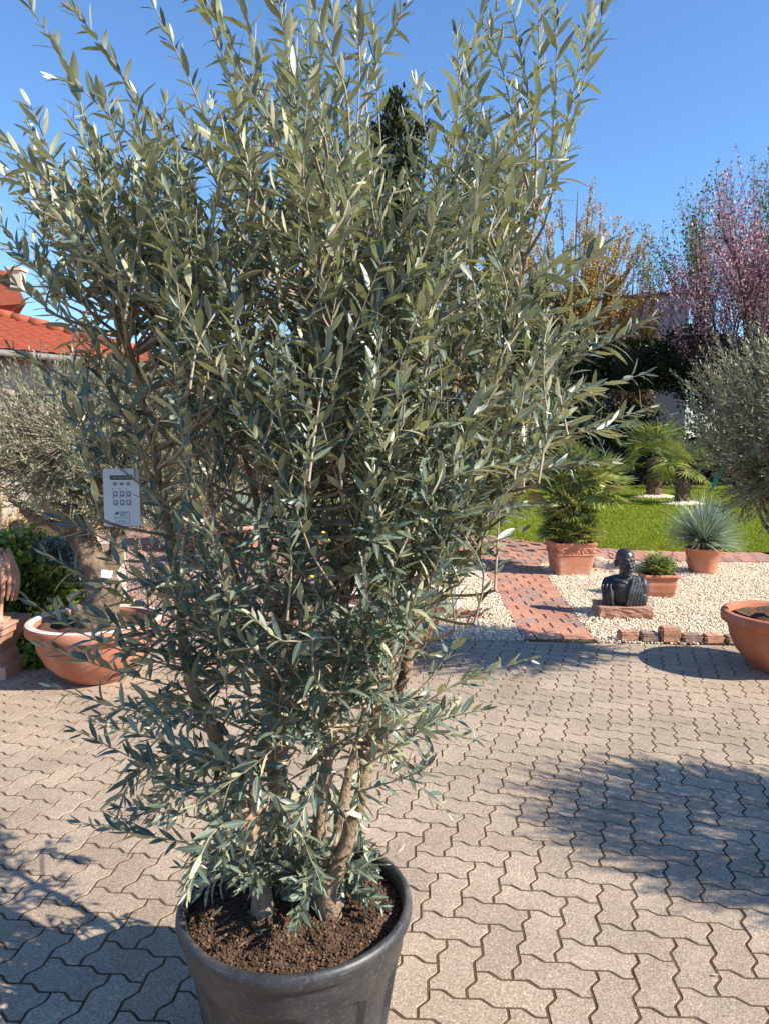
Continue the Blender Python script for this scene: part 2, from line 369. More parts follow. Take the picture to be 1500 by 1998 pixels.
# ------------------------------------------------------------------ leaf machinery
LT = np.array([0, .10, .35, .65, .88, 1.0]); LW = np.array([.05, .24, .5, .45, .21, 0])
_tv = []
for i in range(5):
    _tv += [(LT[i], -LW[i]), (LT[i], 0.0), (LT[i], LW[i])]
_tv.append((1.0, 0.0)); LEAF_T = np.array(_tv)
_f = []
for i in range(4):
    a = i * 3
    _f += [(a, a + 1, a + 4), (a, a + 4, a + 3), (a + 1, a + 2, a + 5), (a + 1, a + 5, a + 4)]
_f += [(12, 13, 15), (13, 14, 15)]
LEAF_F = np.array(_f)
DIA_T = np.array([(0, 0), (.45, -.5), (1, 0), (.45, .5)]); DIA_F = np.array([(0, 3, 1), (1, 3, 2)])
def leaf_arrays(pos, d, n, L, W, curl, fold, r, templ=LEAF_T, faces=LEAF_F):
    pos, d, n = map(np.asarray, (pos, d, n))
    d = d / np.linalg.norm(d, axis=1, keepdims=True)
    s = np.cross(d, n); s /= np.maximum(np.linalg.norm(s, axis=1, keepdims=True), 1e-9)
    n = np.cross(s, d)
    L = np.asarray(L)[:, None, None]; W = np.asarray(W)[:, None, None]
    curl = np.asarray(curl)[:, None, None]; fold = np.asarray(fold)[:, None, None]
    u = templ[None, :, 0:1]; v = templ[None, :, 1:2]
    V = pos[:, None, :] + d[:, None, :] * (L * u) + s[:, None, :] * (W * v) + n[:, None, :] * (L * curl * u * u + W * fold * np.abs(v))
    k = len(templ); m = len(pos)
    F = (faces[None] + (np.arange(m) * k)[:, None, None]).reshape(-1, 3)
    at_ = np.repeat(np.asarray(r), k); al = np.tile(np.abs(templ[:, 1]), m)
    return V.reshape(-1, 3), F, at_, al
def leaf_mesh(name, *a, **k):
    V, F, at_, al = leaf_arrays(*a, **k)
    return np_mesh(name, V, F, at_, True, al)
def flakes(name, pos, size, mat, parent, aspect=0.5, dirs=None, jitter=1.0, curl=0.1, seed=1, rbias=None, kind='stuff'):
    """cloud of leaf-sized faces"""
    g = np.random.default_rng(seed); pos = np.asarray(pos); n = len(pos)
    d = g.normal(size=(n, 3)) * jitter
    if dirs is not None: d = d + np.asarray(dirs)
    d += 1e-6
    nn = g.normal(size=(n, 3)) + np.array([0, 0, 0.5])
    L = size * g.uniform(.6, 1.3, n)
    r = g.uniform(0, 1, n) if rbias is None else np.clip(np.asarray(rbias) + g.uniform(-.25, .25, n), 0, 1)
    me = leaf_mesh(name, pos, d, nn, L, L * aspect, np.full(n, -curl), np.full(n, 0.15), r, templ=DIA_T, faces=DIA_F)
    o = link(name, me, mat, parent)
    if kind: o['kind'] = kind
    return o
def rot_about(v, axis, a): return Matrix.Rotation(a, 3, axis) @ v

# ================================================================== SETTING
def sheet(name, poly, z, mat, kind='structure'):
    o = pyd(name, [(x, y, z) for x, y in poly], [tuple(range(len(poly)))], mat)
    o['kind'] = kind; return o
def disc_sheet(name, rad, z, mat):
    V = [(0, 20, z)]; F = []; seg = 64
    rr = [5, 15, 40, 120, 400, rad]
    for r_ in rr:
        for k in range(seg):
            a = 2 * math.pi * k / seg; V.append((r_ * math.cos(a), 20 + r_ * math.sin(a), z))
    for k in range(seg): F.append((0, 1 + k, 1 + (k + 1) % seg))
    for i in range(len(rr) - 1):
        for k in range(seg):
            a, b = 1 + i * seg + k, 1 + i * seg + (k + 1) % seg
            F.append((a, a + seg, b + seg, b))
    o = pyd(name, V, F, mat); o['kind'] = 'structure'; return o
disc_sheet('ground', 1200, -0.06, M['earth'])

# ---- interlocking concrete paving
def edge_y(x): return 5.74 - 0.07 * (x - 0.3)
PA = 0.1135; TH = R(17.9)
E1 = Vector((math.cos(TH), -math.sin(TH))); E2 = Vector((math.sin(TH), math.cos(TH)))
_o = G(1372, 1760); PORG = Vector((_o.x, _o.y))
paving = sheet('paving', [(-6.5, 0.2), (5.5, 0.2), (5.5, edge_y(5.5)), (-6.5, edge_y(-6.5))], -0.0021, M['joint'])
def lat(i, j): return Vector((i * PA, j * PA))
def edge_pts(a, b):
    u = b - a; n = Vector((-u.y, u.x)) * 0.095
    return [a, a + u * 0.30 + n * 0.9, a + u * 0.37 + n * 0.75, a + u * 0.63 - n * 0.75, a + u * 0.70 - n * 0.9]
def domino(w, h):
    c = [(i, 0) for i in range(w)] + [(w, j) for j in range(h)] + [(w - i, h) for i in range(w)] + [(0, h - j) for j in range(h)]
    pts = []
    for k in range(len(c)):
        a, b = c[k], c[(k + 1) % len(c)]
        if b[0] > a[0] or b[1] < a[1]: pts += edge_pts(lat(*a), lat(*b))
        else: pts += [lat(*a)] + list(reversed(edge_pts(lat(*b), lat(*a))[1:]))
    return pts
def offset_poly(p, d):
    n = len(p); out = []
    for i in range(n):
        e1 = (p[i] - p[i - 1]); e2 = (p[(i + 1) % n] - p[i])
        if e1.length < 1e-9 or e2.length < 1e-9: out.append(p[i].copy()); continue
        n1 = Vector((-e1.y, e1.x)).normalized(); n2 = Vector((-e2.y, e2.x)).normalized()
        m = (n1 + n2); m = m.normalized() if m.length > 1e-6 else n1
        out.append(p[i] + m * (d / max(0.5, m.dot(n1))))
    return out
def stone_geo(poly, inset=0.0036, bev=0.0018, drop=0.0030, z=0.0):
    o = offset_poly(poly, inset); t = offset_poly(poly, inset + bev); n = len(poly)
    V = [(p.x, p.y, z) for p in t] + [(p.x, p.y, z - drop) for p in o]
    F = [tuple(range(n))] + [(n + i, n + (i + 1) % n, (i + 1) % n, i) for i in range(n)]
    return V, F
def clip_poly(p, f):
    out = []
    for i in range(len(p)):
        a, b = p[i - 1], p[i]; fa, fb = f(a), f(b)
        if fa >= 0 and fb >= 0: out.append(b)
        elif fa >= 0 > fb: out.append(a + (b - a) * (fa / (fa - fb)))
        elif fb >= 0 > fa: out.append(a + (b - a) * (fa / (fa - fb))); out.append(b)
    return out
DOM = {'H': domino(2, 1), 'V': domino(1, 2)}
dom_me = {}
for k, p in DOM.items():
    V, F = stone_geo([E1 * q.x + E2 * q.y for q in p])
    me = bpy.data.meshes.new('paver'); me.from_pydata(V, [], F); me.materials.append(M['paver']); dom_me[k] = me
POT_C, POT_R, POT_Z = Vector((-0.225, 1.78, 0)), 0.295, 0.42
cand = []; fieldV = []; fieldF = []; fieldR = []
def field_add(V, F, r):
    o = len(fieldV); fieldV.extend(V); fieldF.extend([tuple(i + o for i in f) for f in F]); fieldR.extend([r] * len(V))
for i in range(-70, 60):
    for j in range(-40, 60):
        m = (i - j) % 4
        if m not in (0, 3): continue
        k = 'H' if m == 0 else 'V'
        org = PORG + E1 * (i * PA) + E2 * (j * PA)
        c = org + (E1 * PA + E2 * PA * 0.5 if k == 'H' else E1 * PA * 0.5 + E2 * PA)
        if not (-6.4 < c.x < 5.4 and 0.4 < c.y < edge_y(c.x) + 0.15): continue
        poly = [org + E1 * q.x + E2 * q.y for q in DOM[k]]
        clipped = any(q.y > edge_y(q.x) for q in poly)
        zj = rnd.uniform(-0.0007, 0.0009)
        if clipped:
            poly = clip_poly(poly, lambda q: edge_y(q.x) - q.y)
            if len(poly) < 4 or c.y > edge_y(c.x) + 0.08: continue
            V, F = stone_geo(poly, z=zj); field_add(V, F, rnd.random()); continue
        px, py = proj((c.x, c.y, 0)) if c.y > 0.9 else (0, 9999)
        inframe = -20 < px < 1520 and py < 2010
        hidden = ((px - 577) / 225) ** 2 + ((py - 1800) / 145) ** 2 < 1 or (385 < px < 775 and py > 1800)
        if inframe and not hidden: cand.append((c.y, k, org, zj))
        else:
            V, F = stone_geo(poly, z=zj); field_add(V, F, rnd.random())
cand.sort(key=lambda t: t[0])
for n, (y, k, org, zj) in enumerate(cand):
    if n < 300:
        o = link('paver', dom_me[k], None, paving, (org.x, org.y, zj))
        o.rotation_euler = (rnd.gauss(0, 0.0014), rnd.gauss(0, 0.0014), 0)
    else:
        V, F = stone_geo([org + E1 * q.x + E2 * q.y for q in DOM[k]], z=zj); field_add(V, F, rnd.random())
me = bpy.data.meshes.new('paver_field'); me.from_pydata([tuple(v) for v in fieldV], [], fieldF)
a = me.attributes.new('rnd', 'FLOAT', 'POINT'); a.data.foreach_set('value', fieldR)
o = link('paver_field', me, M['paver'], paving); o['kind'] = 'stuff'

# ---- lawn edge curve, brick path, gravel
LE = [(-5.0, 19.0), (-1.2, 15.6), (0.3, 14.1), (1.37, 12.75), (2.0, 11.5), (2.52, 11.0), (3.03, 10.6), (3.9, 10.25), (5.3, 10.15), (7.5, 10.4), (11.0, 11.2)]
def curve_at(x, pts):
    for (x0, y0), (x1, y1) in zip(pts, pts[1:]):
        if x0 <= x <= x1: return y0 + (y1 - y0) * (x - x0) / (x1 - x0)
    return pts[0][1] if x < pts[0][0] else pts[-1][1]
def lawn_y(x): return (curve_at(x - .3, LE) + curve_at(x, LE) + curve_at(x + .3, LE)) / 3
def strip_y(x):  # gravel / brick boundary
    return curve_at(x, [(-5, 11.0), (0.0, 9.6), (1.0, 9.25), (2.0, 9.35), (2.8, 9.75), (3.6, 9.5), (5.3, 9.4), (7.5, 9.6), (11, 10.4)])
def path_l(y): return 1.10 + 0.035 * (y - 5.72)
def path_r(y): return 1.67 + 0.082 * (y - 5.72)
gravel_bed = sheet('gravel_bed', [(-0.2, edge_y(-0.2) + 0.005), (9, edge_y(9) + 0.005), (11, 11.3), (2, 12.5), (-0.2, 12.5)], -0.014, M['gravel_base'])
brick_path = sheet('brick_path', [(path_l(5.75), edge_y(1.1) + 0.01), (path_r(5.75), edge_y(1.7) + 0.01), (path_r(9.9), 9.9), (path_l(9.9), 9.9)], -0.004, M['joint'])
def brick_geo(quad, h=0.02, bev=0.006):
    p = [Vector(q) for q in quad]
    n = len(p); o = offset_poly(p, 0.004); t = offset_poly(p, 0.004 + bev)
    V = [(q.x, q.y, h) for q in t] + [(q.x, q.y, h - bev) for q in o] + [(q.x, q.y, -0.012) for q in o]
    F = [tuple(range(n))] + [(n + i, n + (i + 1) % n, (i + 1) % n, i) for i in range(n)] + [(2 * n + i, 2 * n + (i + 1) % n, n + (i + 1) % n, n + i) for i in range(n)]
    return V, F
def add_brick(quad, parent, h=0.007):
    if len(quad) < 3: return
    cx = sum(q[0] for q in quad) / len(quad); cy = sum(q[1] for q in quad) / len(quad)
    V, F = brick_geo([(q[0] - cx, q[1] - cy) for q in quad], h)
    o = pyd('brick', V, F, M['brick'], parent, loc=(cx, cy, rnd.uniform(-0.003, 0.003)))
    o.rotation_euler = (rnd.gauss(0, .006), rnd.gauss(0, .006), rnd.gauss(0, .01))
y = 5.76; row = 0
while y < 9.5:
    d = 0.172 + rnd.uniform(-.006, .006); x = path_l(y) - (0.0 if row % 2 else 0.0); xr = path_r(y)
    cuts = [x]; w0 = 0.21 if row % 2 else 0.105
    x += w0
    while x < xr - 0.06: cuts.append(x); x += 0.205 + rnd.uniform(-.012, .012)
    cuts.append(xr + rnd.uniform(-.02, .02))
    for a_, b_ in zip(cuts, cuts[1:]): add_brick([(a_, y), (b_, y), (b_, y + d), (a_, y + d)], brick_path)
    y += d + 0.002; row += 1
border = sheet('brick_border', [(x, strip_y(x)) for x in np.linspace(-1, 8, 40)] + [(x, lawn_y(x)) for x in np.linspace(8, -1, 40)], -0.002, M['joint'])
x = 0.2
while x < 6.6:
    w = 0.2 + rnd.uniform(-.008, .008)
    y0, y1 = strip_y(x + w / 2), lawn_y(x + w / 2)
    nrow = max(2, min(16, round((y1 - y0) / 0.25)))
    vis = proj((x, y0, 0))[0] < 1540
    if vis:
        for k in range(nrow):
            sh = 0.1 if k % 2 else 0
            xa, xb = x + sh, x + w + sh
            fa = lambda xx, t: strip_y(xx) + (lawn_y(xx) - strip_y(xx)) * t
            add_brick([(xa, fa(xa, k / nrow)), (xb, fa(xb, k / nrow)), (xb, fa(xb, (k + 1) / nrow)), (xa, fa(xa, (k + 1) / nrow))], border, 0.03)
    x += w
# loose stones
OCT = np.array([(1, 0, 0), (0, 1, 0), (-1, 0, 0), (0, -1, 0), (0, 0, 1), (0, 0, -1)], float)
OCF = np.array([(0, 1, 4), (1, 2, 4), (2, 3, 4), (3, 0, 4), (1, 0, 5), (2, 1, 5), (3, 2, 5), (0, 3, 5)])
def stones(name, pts, smin, smax, mat, seed=3, parent=None, flat=0.6):
    g = np.random.default_rng(seed); n = len(pts)
    S = g.uniform(smin, smax, (n, 1, 1)) * g.uniform(.6, 1.15, (n, 1, 3)); S[:, :, 2] *= flat
    V = OCT[None] * g.uniform(.7, 1.2, (n, 6, 1)) * S + g.normal(size=(n, 6, 3)) * (smin * 0.12)
    a = g.uniform(0, 6.283, n); t = g.normal(0, .4, n); ca, sa, ct, st = np.cos(a), np.sin(a), np.cos(t), np.sin(t)
    x, y, z = V[..., 0], V[..., 1], V[..., 2]
    y, z = y * ct[:, None] - z * st[:, None], y * st[:, None] + z * ct[:, None]
    x, y = x * ca[:, None] - y * sa[:, None], x * sa[:, None] + y * ca[:, None]
    V = np.stack([x, y, z], -1) + np.asarray(pts)[:, None, :]
    F = (OCF[None] + (np.arange(n) * 6)[:, None, None]).reshape(-1, 3)
    o = link(name, np_mesh(name, V.reshape(-1, 3), F, np.repeat(g.uniform(0, 1, n), 6)), mat, parent)
    o['kind'] = 'stuff'; return o
def scatter(n, x0, x1, y0, y1, ok, zf=lambda x, y: 0.0, seed=5):
    g = np.random.default_rng(seed); out = []
    X = g.uniform(x0, x1, n); Y = g.uniform(y0, y1, n); Z = g.uniform(0, .014, n)
    for x, y, z in zip(X, Y, Z):
        if ok(x, y): out.append((x, y, z + zf(x, y) - 0.006))
    return out
def gravel_ok(x, y):
    if y < edge_y(x) + 0.006 or y > strip_y(x): return False
    if path_l(y) - rnd.uniform(-.02, .01) < x < path_r(y) + rnd.uniform(-.03, .01): return False
    return x < 0.60 * y + 0.15 and x > 0.0
pts = scatter(105000, 0.0, 6.4, 5.6, 9.8, gravel_ok, lambda x, y: 0.012 * mnoise.noise(Vector((x * 2, y * 2, 0))) + 0.004)
gv = stones('gravel', pts, 0.008, 0.0145, M['gravel']); tag(gv, 'cream gravel bed either side of the red brick path', 'gravel', kind='stuff')
# stray stones kicked onto path and paving
pts = [(rnd.uniform(1.1, 2.0), rnd.uniform(5.8, 9.2), 0.026) for _ in range(60)] + [(rnd.uniform(-1.5, 3), edge_y(0) - abs(rnd.gauss(0, .12)) - .03, 0.006) for _ in range(70)]
sg = stones('stray_gravel', pts, 0.005, 0.011, M['gravel'], 9); tag(sg, 'stray cream pebbles scattered over path and paving edge', 'gravel', kind='stuff')
# pinkish stone bed behind the tree, left
pink_bed = sheet('pink_gravel_bed', [(-6.5, edge_y(-6.5) + .005), (-0.2, edge_y(-0.2) + .005), (-0.2, 12.5), (-6.5, 14.0)], -0.013, M['pink_base'])
pts = scatter(52000, -4.6, 0.0, 5.7, 11.0, lambda x, y: y > edge_y(x) + .01 and x > -0.53 * y - .2, lambda x, y: 0.01, 8)
pg = stones('pink_gravel', pts, 0.015, 0.03, M['pink_gravel'], 11); tag(pg, 'pinkish crushed stone behind the big potted olive', 'gravel', kind='stuff')

# ---- lawn
lx = np.linspace(-5, 14, 60)
lawn_poly = [(x, lawn_y(x)) for x in lx] + [(14, 26.5), (-5, 26.5)]
lawn = sheet('lawn', lawn_poly, 0.03, M['turf'])
g = np.random.default_rng(21)
n = 300000
Yg = 10.0 * np.exp(g.uniform(0, 1, n) * math.log(2.55)); Xg = g.uniform(-0.12, 0.72, n) * Yg
keep = Yg > np.array([lawn_y(x) for x in np.clip(Xg, -5, 13)]) + g.uniform(-.03, .02, n)
Xg, Yg = Xg[keep], Yg[keep]; n = len(Xg)
hgt = g.uniform(.02, .055, n); wd = g.uniform(.004, .009, n) * (Yg / 11); an = g.uniform(0, 6.283, n)
lean = g.normal(0, .022, (n, 2))
B = np.stack([Xg, Yg, np.full(n, .028)], -1)
sd = np.stack([np.cos(an), np.sin(an), 0 * an], -1) * wd[:, None]
tip = B + np.stack([lean[:, 0], lean[:, 1], hgt], -1)
V = np.stack([B - sd, B + sd, tip], 1).reshape(-1, 3)
patch = np.array([mnoise.noise(Vector((x * 1.6, y * 1.1, 3))) for x, y in zip(Xg[::8], Yg[::8])]); patch = np.repeat(patch, 8)[:n]
rr = np.clip(.40 + .55 * patch + g.normal(0, .2, n), 0, 1)
gr = link('grass', np_mesh('grass', V, np.arange(3 * n).reshape(-1, 3), np.repeat(rr, 3)), M['grass'])
tag(gr, 'bright green mown grass of the lawn', 'grass', kind='stuff')

# ================================================================== BACKGROUND BUILDINGS AND TREES
# ---- house with the red roof
def house():
    root = empty('house', (-6.0, 14.5, 0), label='low house with red tiled hip roof behind the left olive', cat='house')
    root_inv = Vector((6.0, -14.5, 0))
    zc = 2.98
    cor = at(394, 725, 15.1); cor.z = zc
    a0 = at(0, 690, 12.0); a0.z = zc
    e = (cor - a0).normalized(); nin = Vector((-e.y, e.x, 0))
    if nin.x > 0: nin = -nin
    tp = 0.36
    # roof as laid tiles: wavy rows with a step at each course
    L, D = 12.0, 3.0
    nu, rows, per = 280, 15, 4
    V = []; F = []
    rowsz = []
    for r_ in range(rows):
        for k in range(per):
            t = (r_ + k / (per - 1) * 1.06) / rows * D
            lift = 0.03 * (1 - k / (per - 1))
            rowsz.append((t, lift))
    for (t, lift) in rowsz:
        u1 = L - t
        for i in range(nu):
            u = u1 * i / (nu - 1)
            w = 0.022 * abs(math.sin(math.pi * (L - u) / 0.23))
            p = cor - e * (L - u) + nin * t + Vector((0, 0, t * tp + lift + w + 0.03))
            V.append(p + root_inv)
    for r_ in range(len(rowsz) - 1):
        for i in range(nu - 1):
            F.append((r_ * nu + i, r_ * nu + i + 1, (r_ + 1) * nu + i + 1, (r_ + 1) * nu + i))
    roof = pyd('roof', V, F, M['roof'], root, smooth=False)
    # hip ridge tiles
    ridge = MB(); hd = (-e + nin); n = 13
    for k in range(n):
        s0 = k * D / n; s1 = (k + 1.12) * D / n
        p0 = cor + hd * s0 + Vector((0, 0, s0 * tp + .07)); p1 = cor + hd * s1 + Vector((0, 0, s1 * tp + .07))
        mb = MB(); mb.tube([p0 + root_inv, p1 + root_inv], [0.115, 0.095], 10)
        mb.build('ridge_tile', M['roof'], roof, smooth=True)
    # other hip face
    o2 = cor - e * 0
    f2 = MB(); f2.add([o2 + root_inv, o2 + nin * 9 + root_inv, o2 + nin * 9 - e * D + Vector((0, 0, D * tp)) + root_inv, o2 + hd * D + Vector((0, 0, D * tp)) + root_inv], [(0, 1, 2, 3)])
    f2.build('roof_side', M['roof'], root)
    # taller roof behind with chimney
    b0 = at(-60, 600, 16.5) ; b1 = at(52, 592, 16.5); b2 = at(22, 532, 16.9); b3 = at(-80, 505, 16.9)
    f3 = MB(); dv = Vector((-1.2, 2.0, 0)); f3.add([q + root_inv for q in (b0, b1, b2, b3, b0 + dv, b1 + dv, b2 + dv * .4, b3 + dv * .4)], [(0, 1, 2, 3), (1, 5, 6, 2), (5, 4, 7, 6), (4, 0, 3, 7), (3, 2, 6, 7), (1, 0, 4, 5)])
    f3.build('upper_roof', M['roof'], root)
    ch = MB(); c = at(36, 548, 16.8); ch.box(c + root_inv, (.24, .24, .42)); ch.box(c + root_inv + Vector((0, 0, .24)), (.32, .32, .07)); ch.build('chimney', M['cream'], root)
    # walls, soffit, gutter
    w = MB(); off = nin * 0.55
    p = [cor - e * L + off, cor - e * .5 + off, cor - e * .5 + off + nin * 8, cor - e * L + off + nin * 8]
    lo = [Vector((q.x, q.y, -0.05)) for q in p]; hi = [Vector((q.x, q.y, zc + .02)) for q in p]
    w.add([q + root_inv for q in lo + hi], [(0, 1, 5, 4), (1, 2, 6, 5), (2, 3, 7, 6), (3, 0, 4, 7)])
    w.build('wall', M['grey_wall'], root)
    sf = MB(); sp_ = [cor - e * L + nin * .06, cor + nin * .06, cor + nin * .7, cor - e * L + nin * .7]
    sf.add([q + root_inv + Vector((0, 0, 0.0)) for q in sp_] + [q + root_inv + Vector((0, 0, -0.05)) for q in sp_], [(3, 2, 1, 0), (4, 5, 6, 7), (0, 1, 5, 4)])
    sf.build('soffit', M['wood'], root)
    fa = MB(); fp = [cor - e * L + nin * .03, cor + nin * .03]
    fa.add([fp[0] + root_inv + Vector((0, 0, -.08)), fp[1] + root_inv + Vector((0, 0, -.08)), fp[1] + root_inv + Vector((0, 0, .05)), fp[0] + root_inv + Vector((0, 0, .05))], [(0, 1, 2, 3)])
    fa.build('fascia', M['fascia_core_dark'], root)
    gt = MB(); g0 = cor - e * L - nin * .06 + Vector((0, 0, -.015)); g1 = cor - nin * .06 + Vector((0, 0, -.015))
    gt.tube([g0 + root_inv, g1 + root_inv], .055, 10); gt.build('gutter', M['zinc'], root, smooth=True)
    dp = MB(); q = at(4, 745, 12.15); q.z = zc - .05
    dp.tube([q + root_inv, q + root_inv + nin * .12 + Vector((0, 0, -.25)), q + root_inv + nin * .45 + Vector((0, 0, -.5)), q + root_inv + nin * .48 + Vector((0, 0, -3.1))], .05, 8); dp.build('downpipe', M['zinc'], root, smooth=True)
    return root
house()
def simple_wall(name, x0, x1, y, z, th, mat, label, cat, cap=None, capmat=None):
    root = empty(name, ((x0 + x1) / 2, y, 0), label=label, cat=cat)
    m = MB(); m.box((0, 0, z / 2 - .05), (x1 - x0, th, z + .1)); m.build('wall_body', mat, root)
    c = MB(); c.box((0, 0, z + .025), (x1 - x0 + .06, th + .08, .05)); c.build('coping', capmat or mat, root)
    return root
simple_wall('garden_wall', -8.0, -3.9, 9.6, 2.15, .3, M['cream'], 'sunlit cream garden wall under the red roof', 'wall')

# ---- white building behind the hedge
wb = empty('white_building', (12, 32, 0), label='white rendered building in shade beyond the hedge with dark roof edge', cat='building')
def wbp(x, y, z): return (x - 12, y - 32, z)
tl = at(1225, 583, 31); tr = at(1345, 571, 30)
dx = (tr.x - tl.x); sl_ = (tr.y - tl.y) / dx; slz = (tr.z - tl.z) / dx
X0, X1 = 3.6, tr.x
def wline(x): return (x, tl.y + (x - tl.x) * sl_, tl.z + (x - tl.x) * slz * .3)
a_, b_ = wline(X0), wline(X1)
m = MB(); m.add([wbp(a_[0], a_[1], -.05), wbp(b_[0], b_[1], -.05), wbp(b_[0], b_[1], b_[2]), wbp(a_[0], a_[1], a_[2]), wbp(a_[0], a_[1] + 9, -.05), wbp(b_[0] + 1.5, b_[1] + 9, -.05), wbp(b_[0] + 1.5, b_[1] + 9, b_[2]), wbp(a_[0], a_[1] + 9, a_[2])],
             [(0, 1, 2, 3), (1, 5, 6, 2), (5, 4, 7, 6), (4, 0, 3, 7), (3, 2, 6, 7)])
m.build('wall', M['white_wall'], wb)
m = MB(); th = .12
m.add([wbp(a_[0] - .2, a_[1] - .25, a_[2]), wbp(b_[0] + .25, b_[1] - .25, b_[2]), wbp(b_[0] + 1.8, b_[1] + 9.2, b_[2]), wbp(a_[0] - .2, a_[1] + 9.2, a_[2]),
       wbp(a_[0] - .2, a_[1] - .25, a_[2] + th), wbp(b_[0] + .25, b_[1] - .25, b_[2] + th), wbp(b_[0] + 1.8, b_[1] + 9.2, b_[2] + th), wbp(a_[0] - .2, a_[1] + 9.2, a_[2] + th)],
      [(3, 2, 1, 0), (4, 5, 6, 7), (0, 1, 5, 4), (1, 2, 6, 5), (2, 3, 7, 6), (3, 0, 4, 7)])
m.build('roof_edge', M['slate'], wb)

# ---- generic branching tree
def grow(mb, p, d, length, rad, depth, out, spread=.5, up=.15, split=3, g=rnd, taper=.6, wig=.12, tips=None, seg=5):
    pts = [p.copy()]; n = 5; q = p.copy(); dd = d.copy()
    for i in range(n):
        dd = (dd + Vector((g.gauss(0, wig), g.gauss(0, wig), g.gauss(0, wig) + up * .4))).normalized()
        q = q + dd * (length / n); pts.append(q.copy())
    mb.tube(pts, [rad * (1 - (1 - taper) * i / n) for i in range(n + 1)], seg if depth > 1 else 4, cap=False)
    out.append((depth, pts))
    if depth == 0: return
    for k in range(split):
        t = g.uniform(.35, 1.0) if k else 1.0
        i = min(n - 1, int(t * n)); base = pts[i] + (pts[i + 1] - pts[i]) * (t * n - i if t < 1 else 1)
        ax = dd.orthogonal().normalized(); ax = rot_about(ax, dd, g.uniform(0, 6.283))
        nd = (dd * math.cos(spread) + ax * math.sin(spread) * g.uniform(.5, 1.1) + Vector((0, 0, up))).normalized()
        grow(mb, base, nd, length * g.uniform(.6, .85), rad * taper * .75, depth - 1, out, spread, up, split, g, taper, wig, tips, seg)
def along(out, depths, per_m, jit, g, minz=-9):
    P = []; D = []
    for dep, pts in out:
        if dep not in depths: continue
        for a, b in zip(pts, pts[1:]):
            n = g.poisson(per_m * (b - a).length)
            for _ in range(n):
                t = g.random(); q = a.lerp(b, t)
                if q.z < minz: continue
                P.append((q.x + g.normal() * jit, q.y + g.normal() * jit, q.z + g.normal() * jit)); D.append(tuple((b - a).normalized()))
    return P, D

# dark cypress behind the olive
def conifer():
    base = at(700, 900, 17.5); base.z = 0
    root = empty('cypress_tree', base, label='tall dark green cypress standing behind the big olive', cat='tree')
    g = np.random.default_rng(31); mb = MB(); P = []; Dd = []; Rb = []
    leaders = [(at(775, 195, 17.5) - base, 1.15), (at(818, 228, 17.8) - base, .8), (at(655, 300, 17.3) - base, 1.1), (at(590, 275, 17.6) - base, .9), (at(720, 330, 17.0) - base, 1.2), (at(860, 420, 17.6) - base, 0.9), (at(540, 420, 17.6) - base, 0.9), (at(800, 300, 17.2) - base, 1.1), (at(740, 250, 17.9) - base, 1.1)]
    for tipv, wid in leaders:
        pts = [Vector((tipv.x * .35 * (t / .3 if t < .3 else 1) + (tipv.x * .65) * max(0, (t - .3) / .7), tipv.y * t, tipv.z * t)) for t in np.linspace(0, 1, 8)]
        mb.tube(pts, [0.16 * (1 - .9 * t) for t in np.linspace(0, 1, 8)], 6)
        H = tipv.z; nb = 150
        for k in range(nb):
            t = g.uniform(.12, 1) ** .8; i = min(6, int(t * 7)); q = pts[i].lerp(pts[i + 1], t * 7 - i)
            L = wid * (1.02 - t) ** .75 * g.uniform(.6, 1.1) + .12
            a = g.uniform(0, 6.283); d = Vector((math.cos(a), math.sin(a), g.uniform(.5, 1.3))).normalized()
            e_ = q + d * L
            mb.tube([q, q.lerp(e_, .6) + Vector((0, 0, -.03)), e_], [.018, .012, .004], 4, cap=False)
            nf = int(40 * L + 16)
            for _ in range(nf):
                s_ = g.uniform(.15, 1.0); b = q.lerp(e_, s_); sc = .11 * (1.25 - s_) + .03
                P.append((b.x + g.normal() * sc, b.y + g.normal() * sc, b.z + g.normal() * sc * 1.2)); Dd.append((d.x, d.y, d.z + .5)); Rb.append(.25 + .55 * s_ + g.normal() * .1)
    mb.build('trunk', M['dark_bark'], root)
    flakes('crown', P, .15, M['conifer'], root, .42, Dd, .55, .1, 32, Rb)
conifer()

